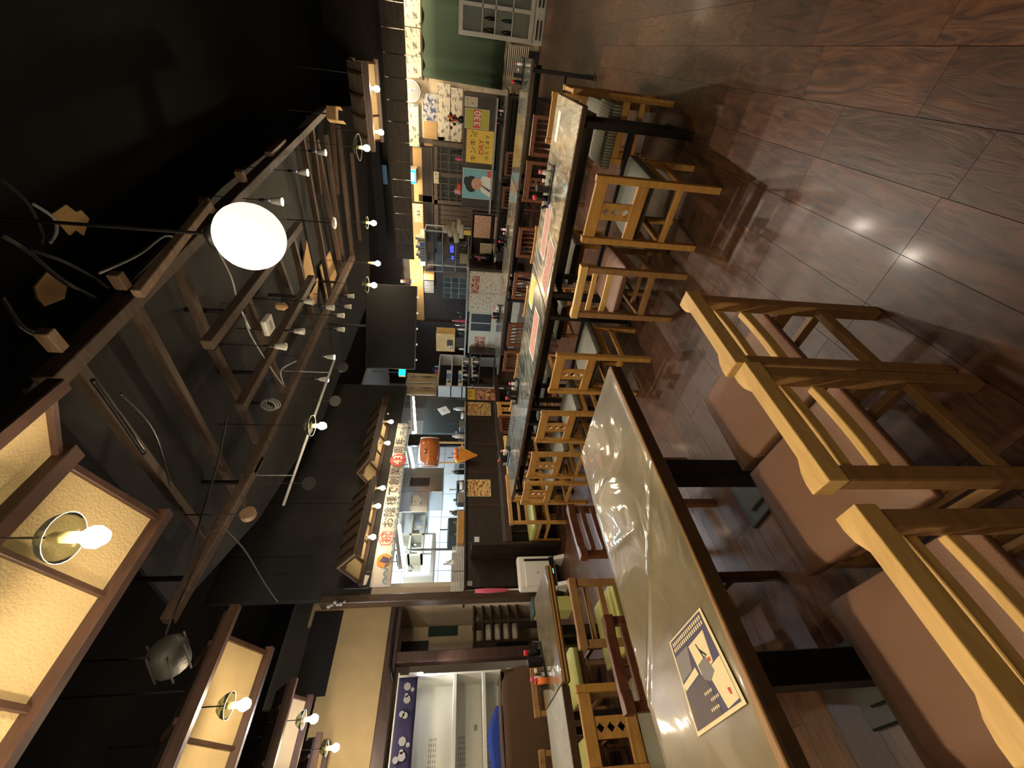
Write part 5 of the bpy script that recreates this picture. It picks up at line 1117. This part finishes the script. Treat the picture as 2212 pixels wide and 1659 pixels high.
# dried bouquet & small goods on the partition cap
p = PY(990, 258, YP); t = thing('dried_flowers', 'dark dried flower arrangement on the partition, above the yellow price poster', 'flowers', (p.x, YP + .04, pz1 + .03))
MB().lathe([(.05, 0), (.07, .05), (.04, .1)], 10).build('vase', 'dark_wood', t, True)
random.seed(9)
for k in range(12): an = random.random() * 6.28; rr = .05 + .12 * random.random(); hh = .15 + .15 * random.random(); f = MB().sph((rr * math.cos(an), rr * .5 * math.sin(an), hh), .03, 7, 5).build('bloom', ('hair', 'ink_red', 'table_edge', 'orange_plastic')[k % 4], t, True); rod((0, 0, .08), (rr * math.cos(an), rr * .5 * math.sin(an), hh), .004, 4).build('stem', 'dark_green', f)
for (yy, lab, mt, ww, hh) in ((330, 'small dark figure on the partition', 'hair', .1, .2), (345, 'pink doll ornament on the partition', 'pink_plastic', .09, .16), (405, 'red and white gift box on the partition', 'red_paper', .22, .1), (415, 'pink folded paper on the partition', 'pink_paper', .16, .16)):
    p = PY(995, yy, YP); t = thing('counter_ornament', lab, 'ornament', (p.x, YP + .045, pz1 + .03)); MB().lathe([(ww * .3, 0), (ww * .5, hh * .3), (ww * .3, hh * .6), (ww * .36, hh * .8), (ww * .1, hh)], 8).build('body', mt, t, True); B(-.02, .02, -.03, .03, 0, .01).build('base', 'white_plastic', t)
# lattice door and panels on the back wall
(x0, x1), (z0, z1) = rectY(936, 1110, 322, 446, 10.86)
ld = thing('lattice_door', 'dark wooden sliding door with small glass squares, behind the posters', 'door', ((x0 + x1) / 2, 10.84, 0)); a = (x1 - x0) / 2
B(-a, a, .02, .04, 0, z1).build('glass', 'base_metal', ld)
for s in (-1, -.02, .98): B(s * a, s * a + .09, -.02, .02, 0, z1).build('stile', 'lattice_wood', ld)
for zz in (0, z1 - .1, 1.1): B(-a, a, -.02, .02, zz, zz + .08).build('rail', 'lattice_wood', ld)
for k in range(1, 8): B(-a + 2 * a * k / 8 - .01, -a + 2 * a * k / 8 + .01, -.012, .015, 0, z1).build('muntin', 'lattice_wood', ld)
for k in range(1, 6): B(-a, a, -.012, .015, 1.2 + k * .2, 1.22 + k * .2).build('muntin', 'lattice_wood', ld)
(x0, x1), (z0, z1) = rectY(938, 1110, 448, 500, 10.86)
bp = thing('board_door', 'door of wide weathered boards left of the lattice door', 'door', ((x0 + x1) / 2, 10.84, 0)); a = (x1 - x0) / 2
for k in range(5): B(-a + 2 * a * k / 5, -a + 2 * a * (k + 1) / 5 - .012, 0, .03, 0, z1).build('plank', 'lattice_wood', bp)
for zz in (.3, 1.2, z1 - .1): B(-a, a, -.02, 0, zz, zz + .07).build('rail', 'lattice_wood', bp)
signY('notice_sheet', 'white paper strip with black strokes on the header above the board door', 'notice', 895, 913, 441, 480, 10.8, 'newsprint', 'white_paper', (('3-2', .5, 'ink_black', 0, 0, 0),), 'strips on the header')
signY('notice_sheet', 'small framed slip high on the lattice door', 'notice', 937, 948, 371, 396, 10.8, 'newsprint', 'white_paper', (), 'strips on the header')
# electronics rack
(x0, x1), (z0, z1) = rectY(918, 1012, 502, 588, 10.3)
er = thing('equipment_rack', 'open metal rack of black amplifiers and cables with blue displays', 'rack', ((x0 + x1) / 2, 10.3, 0)); a = (x1 - x0) / 2
for s in (-1, 1):
    for yy in (0, .4): B(s * a - .015, s * a + .015, yy, yy + .03, 0, z1).build('upright', 'drain_grey', er)
for zz in (1.30, 1.62, 1.95, z1): B(-a, a, 0, .43, zz - .02, zz).build('shelf', 'drain_grey', er)
def unit(lab, dx, z, w_, h_, mat='black_plastic', scr=None):
    t = thing('audio_unit', lab, 'device', (er.location.x + dx, 10.33, z), 0, 'equipment in the metal rack'); B(-w_ / 2, w_ / 2, 0, .3, 0, h_).build('casing', mat, t, bev=.004)
    if scr: B(-w_ * .35, w_ * .2, -.003, 0, h_ * .25, h_ * .8).build('display', scr, t)
    for k in range(3): MB().lathe([(.012, -.015), (.012, 0)], 8, (w_ * .3, 0, h_ * (.25 + .25 * k)), 'Y').build('knob', 'drain_grey', t)
unit('black amplifier with a blue display, upper right', .12, 1.62, .32, .16, scr='screen_blue'); unit('black tuner with a small blue display', -.12, 1.62, .18, .12, scr='screen_blue'); unit('black player on the top shelf, right', .13, 1.95, .3, .14); unit('black player on the top shelf, left', -.14, 1.95, .24, .18)
unit('cream case on the lower rack shelf', -.14, 1.30, .26, .2, 'cream_paint'); unit('black case on the lower rack shelf', .15, 1.30, .28, .24)
for k in range(9):
    q = er.location; pts = [(q.x - .3 + .08 * k, 10.28, 1.9 - .04 * k), (q.x - .25 + .07 * k, 10.22, 1.7 - .05 * k), (q.x - .32 + .1 * k, 10.2, 1.5 - .02 * k), (q.x - .2 + .06 * k, 10.28, 1.32)]
    c = Vector(pts[0]); o = MB().tube([Vector(p) - c for p in pts], .005, 4).build('patch_cable', 'drain_grey', smooth=True); o.location = c; tag(o, ORD[k] + ' thin grey patch cable dangling before the equipment rack', 'cable', 'patch cables of the rack')
for k in range(9): t = furn('binder', ORD[k] + ' binder from the left on top of the equipment rack', 'binder', er.location.x - .3 + .07 * k, er.location.x - .245 + .07 * k, 10.35, 10.6, z1 + .001, z1 + .13 + .05 * (k % 3), ('drain_grey', 'cream_paint', 'blue_paint')[0 if k < 6 else (2 if k == 6 else 1)], 'binders above the rack')
# white bags / banner heap right of rack
p = PY(985, 500, 9.9); t = thing('paper_bag_heap', 'heap of cream paper rolls and bags with a yellow tag beside the rack', 'bags', (p.x, 9.95, 1.35))
for k in range(6): o_ = MB().lathe([(.06, -.16), (.07, .0), (.055, .16)], 9, (.1 * math.sin(k * 2), 0, .12 + .07 * k), 'X').build('roll', 'cream_paint', t, True); o_.rotation_euler = (0, .5 * math.sin(k * 3), .3 * k)
B(-.05, .06, -.1, -.09, -.1, .06).build('yellow_tag', 'yellow_paper', t)
# shelf stand with pink notices
(x0, x1), (z0, z1) = rectY(1018, 1076, 462, 555, 9.75)
ss = thing('notice_stand', 'dark open stand with pink notices and a white card', 'stand', ((x0 + x1) / 2, 9.75, 0)); a = (x1 - x0) / 2
for s in (-1, 1): B(s * a - .02, s * a + .02, 0, .35, 0, z1).build('side_panel', 'table_edge', ss)
for zz in (.75, z0 + .15, z1 - .02): B(-a, a, 0, .35, zz, zz + .02).build('shelf', 'table_edge', ss)
B(-a, a, .33, .35, 0, z1).build('back_panel', 'dark_wood', ss)
signY('notice_sheet', 'pink hand written notice on the dark stand', 'notice', 1024, 1060, 466, 514, 9.72, 'notice_pink', 'pink_paper', (), 'notices on the stand'); signY('notice_sheet', 'white card below the pink notice', 'notice', 1037, 1062, 526, 552, 9.72, 'newsprint', 'white_paper', (), 'notices on the stand')
t = thing('wine_bag', 'black bag with a pink bow and white base beside the newspaper panel', 'bag', (PY(1060, 566, 9.3).x + .1, 9.3, 0)); MB().lathe([(.09, .7), (.1, .9), (.06, 1.15), (.02, 1.25)], 12).build('bag_body', 'black_plastic', t, True); MB().lathe([(.02, 1.0), (.07, 1.05), (.02, 1.08)], 8, (0, -.08, 0)).build('bow', 'pink_plastic', t); MB().lathe([(.1, .66), (.1, .7)], 12).build('base', 'white_plastic', t)
bxs = furn('low_cabinet', 'low dark cabinet under the bag and newspaper', 'cabinet', t.location.x + .0, t.location.x + .34, 9.1, 9.6, 0, .66, 'dark_wood')
# register counter with newspaper front, cream cabinet, drain shelf
YR = 8.9
(x0, x1), (z0, z1) = rectY(1012, 1086, 588, 676, YR)
rc_ = thing('newspaper_panel', 'cream low counter front papered with newspaper pages under the long shelf', 'counter', ((x0 + x1) / 2, YR, 0)); a = (x1 - x0) / 2
B(-a, a, .01, .5, 0, z1).build('body', 'cream_paint', rc_)
for i in range(2):
    for j in range(3): B(-a + a * i + .01, -a + a * (i + 1) - .01, 0, .01, z1 - .02 - (j + 1) * .26, z1 - .03 - j * .26).build('newspaper_page', 'newsprint', rc_)
B(-a * .05, a * .8, -.004, 0, z1 - .24, z1 - .06).build('news_photo', 'photo_print', rc_)
(x0b, x1b), (z0b, z1b) = rectY(1012, 1090, 676, 765, YR + .05)
cc_ = thing('cream_cabinet', 'cream metal cabinet with glass doors and a small framed picture under the long shelf', 'cabinet', ((x0b + x1b) / 2, YR + .05, 0)); a2 = (x1b - x0b) / 2
B(-a2, a2, .01, .5, 0, z1b).build('body', 'cream_paint', cc_, bev=.006); B(a2 * .15, a2 * .92, 0, .01, z1b - .55, z1b - .05).build('door_glass', 'base_metal', cc_); B(a2 * .5, a2 * .54, -.006, .01, z1b - .55, z1b - .05).build('door_frame', 'cream_paint', cc_); B(-a2 * .62, -a2 * .15, 0, .01, z1b - .42, z1b - .16).build('picture', 'photo_print', cc_); B(-a2 * .75, -a2 * .1, -.002, .005, z1b - .50, z1b - .48).build('handle', 'white_plastic', cc_)
ls = thing('long_shelf', 'long dark shelf board over the newspaper panel and cream cabinet', 'shelf', ((x0b + x1) / 2, YR + .2, 0)); zz = max(z1, z1b) + .01
B(-(x1 - x0b) / 2 - .1, (x1 - x0b) / 2 + .1, -.25, .35, zz, zz + .035).build('board', 'table_grey', ls)
for s in (-1, 1): B(s * ((x1 - x0b) / 2 + .06) - .02, s * ((x1 - x0b) / 2 + .06) + .02, -.2, .3, 0, zz).build('leg', 'dark_wood', ls)
zs_ = zz + .036
(x0, x1), (z0, z1) = rectY(958, 1006, 600, 645, YR + .3)
bm_ = thing('bottle_crates', 'dim green glass case with rows of dishes on the long shelf', 'case', ((x0 + x1) / 2, YR + .3, zs_)); a = (x1 - x0) / 2; hh = z1 - zs_
B(-a, a, .01, .3, 0, hh).build('body', 'drain_grey', bm_)
for i in range(4):
    for j in range(3): B(-a + 2 * a * i / 4 + .01, -a + 2 * a * (i + 1) / 4 - .01, 0, .01, hh * j / 3 + .01, hh * (j + 1) / 3 - .01).build('pane', 'base_metal' if (i + j) % 2 else 'dark_green', bm_)
(x0, x1), (z0, z1) = rectY(943, 983, 712, 750, YR + .2)
cb_ = furn('wooden_cupboard', 'pale wooden cupboard with white cups on the long shelf', 'cupboard', x0, x1, YR, YR + .3, z0, z1, 'oak_pale'); B(-.1, .1, -.152, -.148, .05, .2).build('recess', 'table_edge', cb_)
for k in range(6): t = thing('white_cup', ORD[k] + ' small white cup in the pale cupboard', 'cup', (x0 + .1 + .05 * (k % 3), YR - .02, z0 + .05 + .06 * (k // 3)), 0, 'cups in the pale cupboard'); MB().lathe([(.015, 0), (.022, .045)], 10).build('cup_body', 'white_plastic', t, True)
wst = thing('cupboard_stand', 'dark stand carrying the pale cupboard', 'stand', ((x0 + x1) / 2, YR + .15, zs_)); B(-.15, .15, -.1, .1, 0, z0 - zs_).build('block', 'dark_wood', wst)
for k in range(10):
    x = x0b + .1 + k * .12
    jar(ORD[k] + ' bottle from the left on the long shelf over the cream cabinet', (x, YR + .1, zs_), .03, .14 + .06 * (k % 4), ('white_plastic', 'steel', 'pink_plastic', 'black_plastic', 'dark_green')[k % 5], group='bottles on the long shelf')
(x0, x1), (z0, z1) = rectY(916, 938, 606, 632, 10.7)
t = furn('louvre_box', 'black louvred box high on the back wall', 'box', x0, x1, 10.7, 10.9, z0, z1, 'black_plastic'); a = (x1 - x0) / 2
for k in range(8): B(-a + 2 * a * k / 8, -a + 2 * a * (k + .5) / 8, -.106, -.1, 0.01, z1 - z0 - .01).build('louvre', 'drain_grey', t)
furn('tan_box', 'tan carton beside the louvred box', 'box', x1 + .01, x1 + .2, 10.7, 10.9, z0, z1, 'cardboard')
p = PY(893, 608, 10.6); t = thing('ceiling_downlight', 'small white lit downlight over the rack', 'lamp', p); MB().lathe([(.03, 0), (.035, .04)], 12).build('lens', 'bulb_warm', t); B(-.04, .04, -.04, .04, .04, .4).build('housing', 'dark_wood', t)
beam(t, 60, (1, .8, .55))
for (xa, xb, ya, yb, lab) in ((908, 919, 500, 530, 'upper white wall box beside the rack'), (907, 920, 552, 576, 'lower white wall box beside the rack')):
    (x0, x1), (z0, z1) = rectY(xa, xb, ya, yb, 10.7); furn('wall_box', lab, 'box', x0, x1, 10.75, 10.9, z0, z1, 'white_plastic', 'white wall boxes')
# beer crates / kegs at the end of the kitchen line
(x0, x1), (z0, z1) = rectY(1012, 1075, 765, 832, 8.6)
kg = thing('open_shelves', 'dark open shelves with black and tan bottles beside the kitchen doorway', 'shelf', ((x0 + x1) / 2, 8.6, 0)); a = (x1 - x0) / 2
for zz in (.5, .9, 1.15, z1): B(-a, a, 0, .3, zz - .02, zz).build('shelf', 'table_edge', kg)
for s in (-1, 1): B(s * a - .015, s * a + .015, 0, .3, 0, z1).build('side_panel', 'table_edge', kg)
for k in range(12):
    x = (x0 + x1) / 2 - a + .08 + (k % 6) * (2 * a - .1) / 6; jar(ORD[k % 6] + (' lower' if k < 6 else ' upper') + ' bottle from the left on the open dark shelves', (x, 8.72, .9 if k < 6 else 1.15), .035, .16, ('black_plastic', 'cream_paint', 'black_plastic')[k % 3], group='bottles on the open shelves')
